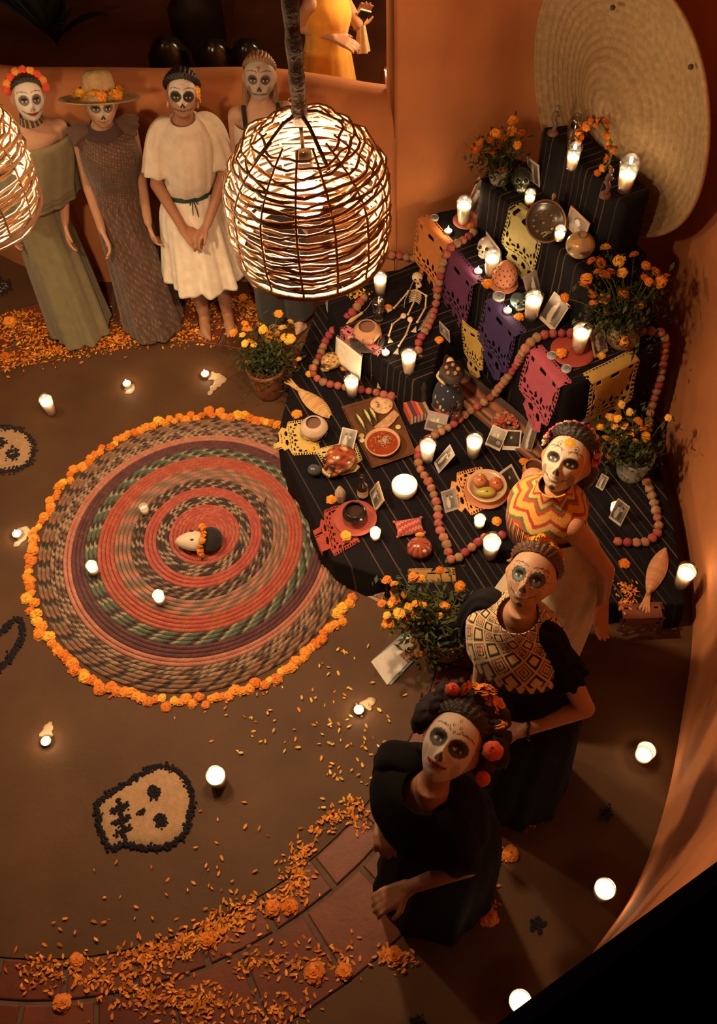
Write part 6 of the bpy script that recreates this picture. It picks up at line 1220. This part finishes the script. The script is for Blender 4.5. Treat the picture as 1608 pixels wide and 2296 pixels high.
# gnarled trunk, candles on the low wall, lamp behind the wall
t = thing('tree_trunk', 'grooved brown tree trunk rising behind the low wall', 'trunk', (.42, 5.30, 0)); g = G(); Q = spline([(-.06, .0, 0), (-.02, .02, .5), (.05, .05, 1.0), (.12, .12, 1.6), (.2, .2, 2.3)], 8); V, F = tube(Q, np.linspace(.15, .09, len(Q)), 60, caps=False); c = np.repeat(Q, 60, 0); k = np.tile(np.arange(60), len(Q)); j = np.repeat(np.arange(len(Q)), 60)
V = c + (V - c) * (1 + .09 * np.sin(k * 2 * PI / 60 * 11 + j * .12) + .05 * np.sin(k * 2 * PI / 60 * 23 - j * .3)).reshape(-1, 1); sh = .6 + .5 * (np.sin(k * 2 * PI / 60 * 11 + j * .12) > 0); g.add(V, F, np.array([.24, .085, .035]) * sh.reshape(-1, 1)); mk('bark', g, VC, t)
candle('round', at(879, 196, 1.30), 'lit candle on the end of the low wall beside the tall wall', s=.9)
t = thing('patio_lamp', 'glowing round lamp on a post behind the tall wall', 'lamp', (.85, 5.25, 0)); g = G(); g.add(*tube([(0, 0, 0), (0, 0, 1.5)], .02, 10), (.05, .03, .02)); g.add(*lathe([(.001, 0), (.12, 0), (.10, .03), (.02, .05)], 20), (.05, .03, .02)); mk('post', g, VC, t)
g = G(); g.add(*sphere((0, 0, 1.62), .12, 20, 14)); mk('globe', g, emit('globe_glow', (1, .66, .30), 14), t); light('globe_light', (-.16, -.05, 1.62), PATIO_W, WARM, .1, t)
t = thing('patio_vase', 'large dark vase on the patio floor', 'vase', at(452, 104, 0)); g = G(); g.add(*lathe([(.001, 0), (.19, 0), (.205, .05), (.205, .30), (.19, .33), (.14, .36), (.15, .55), (.12, .8), (.14, .86), (.11, .86), (.10, .78), (.001, .6)], 30), (.035, .022, .02)); mk('body', g, VC, t)
g = G()
for k in range(5): a = k * 1.26; g.add(*tube(spline([(0, 0, .6), (.10 * math.cos(a), .10 * math.sin(a), 1.2), (.25 * math.cos(a), .25 * math.sin(a), 1.7)], 5), .018, 6), (.12, .05, .03))
mk('branches', g, VC, t)
for i, (px, py) in enumerate(((366, 112), (474, 118), (552, 118))):
    c = at(px, py, .93); t = thing('patio_chair', ('leftmost', 'middle', 'rightmost')[i] + ' round black chair back showing above the low wall', 'chair', (c[0], c[1] + .18, 0), 0, 'black chairs on the patio'); CM = M('black_gloss', (.010, .009, .010), .2, .05, 20, spec=.6)
    g = G(); V = []
    for j in range(11):
        for k in range(21): a = PI * 1.08 * (k / 20 - .5) - PI / 2; zt_ = .50 + (.46 - .10 * (abs(k - 10) / 10) ** 2) * j / 10; r = .125 + .012 * math.sin(j / 10 * PI) - .045 * max(0, j - 8) / 2; V.append((r * math.cos(a), r * math.sin(a), zt_))
    g.add(V, gridf(20, 10)); o = mk('backrest', g, CM, t); m = o.modifiers.new('thick', 'SOLIDIFY'); m.thickness = .03
    g = G(); g.add(*lathe([(.001, .44), (.10, .44), (.112, .46), (.11, .50), (.001, .51)], 26)); mk('seat', g, CM, t)
    for k in range(4): a = PI / 4 + k * PI / 2; g = G(); g.add(*tube([(.08 * math.cos(a), .08 * math.sin(a), .45), (.115 * math.cos(a), .115 * math.sin(a), 0)], .015, 8)); mk('leg', g, CM, t)
for i, (px, py, lab) in enumerate(((-40, 40, 'dark broad leaved plant with red blooms at the left of the patio'), (130, 105, 'dark broad leaved plant with red blooms left of the patio vase'))):
    b = at(px, py, 0); t = thing('red_flowering_plant', lab, 'plant', b); r_ = random.Random(i)
    for k in range(22):
        a = r_.uniform(0, 6.28); d = np.array([math.cos(a), math.sin(a), 0]); l = r_.uniform(.35, .7); s_ = np.array([-d[1], d[0], 0]); h = r_.uniform(.35, .95); V = []
        for q in np.linspace(0, 1, 7): wd = .055 * math.sin(PI * min(1, q * .92 + .06)) + .003; c = d * l * q * .7 + np.array([0, 0, .05 + h * q - .35 * l * q * q]); V += [c - s_ * wd, c + np.array([0, 0, -.012]), c + s_ * wd]
        g = G(); g.add(V, gridf(2, 6), np.array((.035, .045, .025)) * r_.uniform(.6, 1.3)); o = mk('leaf', g, LEAF, t); m = o.modifiers.new('thick', 'SOLIDIFY'); m.thickness = .003
    for k in range(4):
        a = r_.uniform(0, 6.28); c = np.array([.14 * math.cos(a), .14 * math.sin(a), r_.uniform(.75, 1.0)]); g = G()
        for j in range(26): d = unit([r_.gauss(0, 1), r_.gauss(0, 1), r_.gauss(.5, 1)]); g.add(*tube([c, c + d * .05, c + d * .085], [.004, .012, .002], 5), np.array((.34, .045, .03)) * r_.uniform(.6, 1.2))
        mk('red_bloom', g, LEAF, t); g = G(); g.add(*tube([(0, 0, 0), c], .008, 5), (.05, .05, .025)); mk('stem', g, LEAF, t)
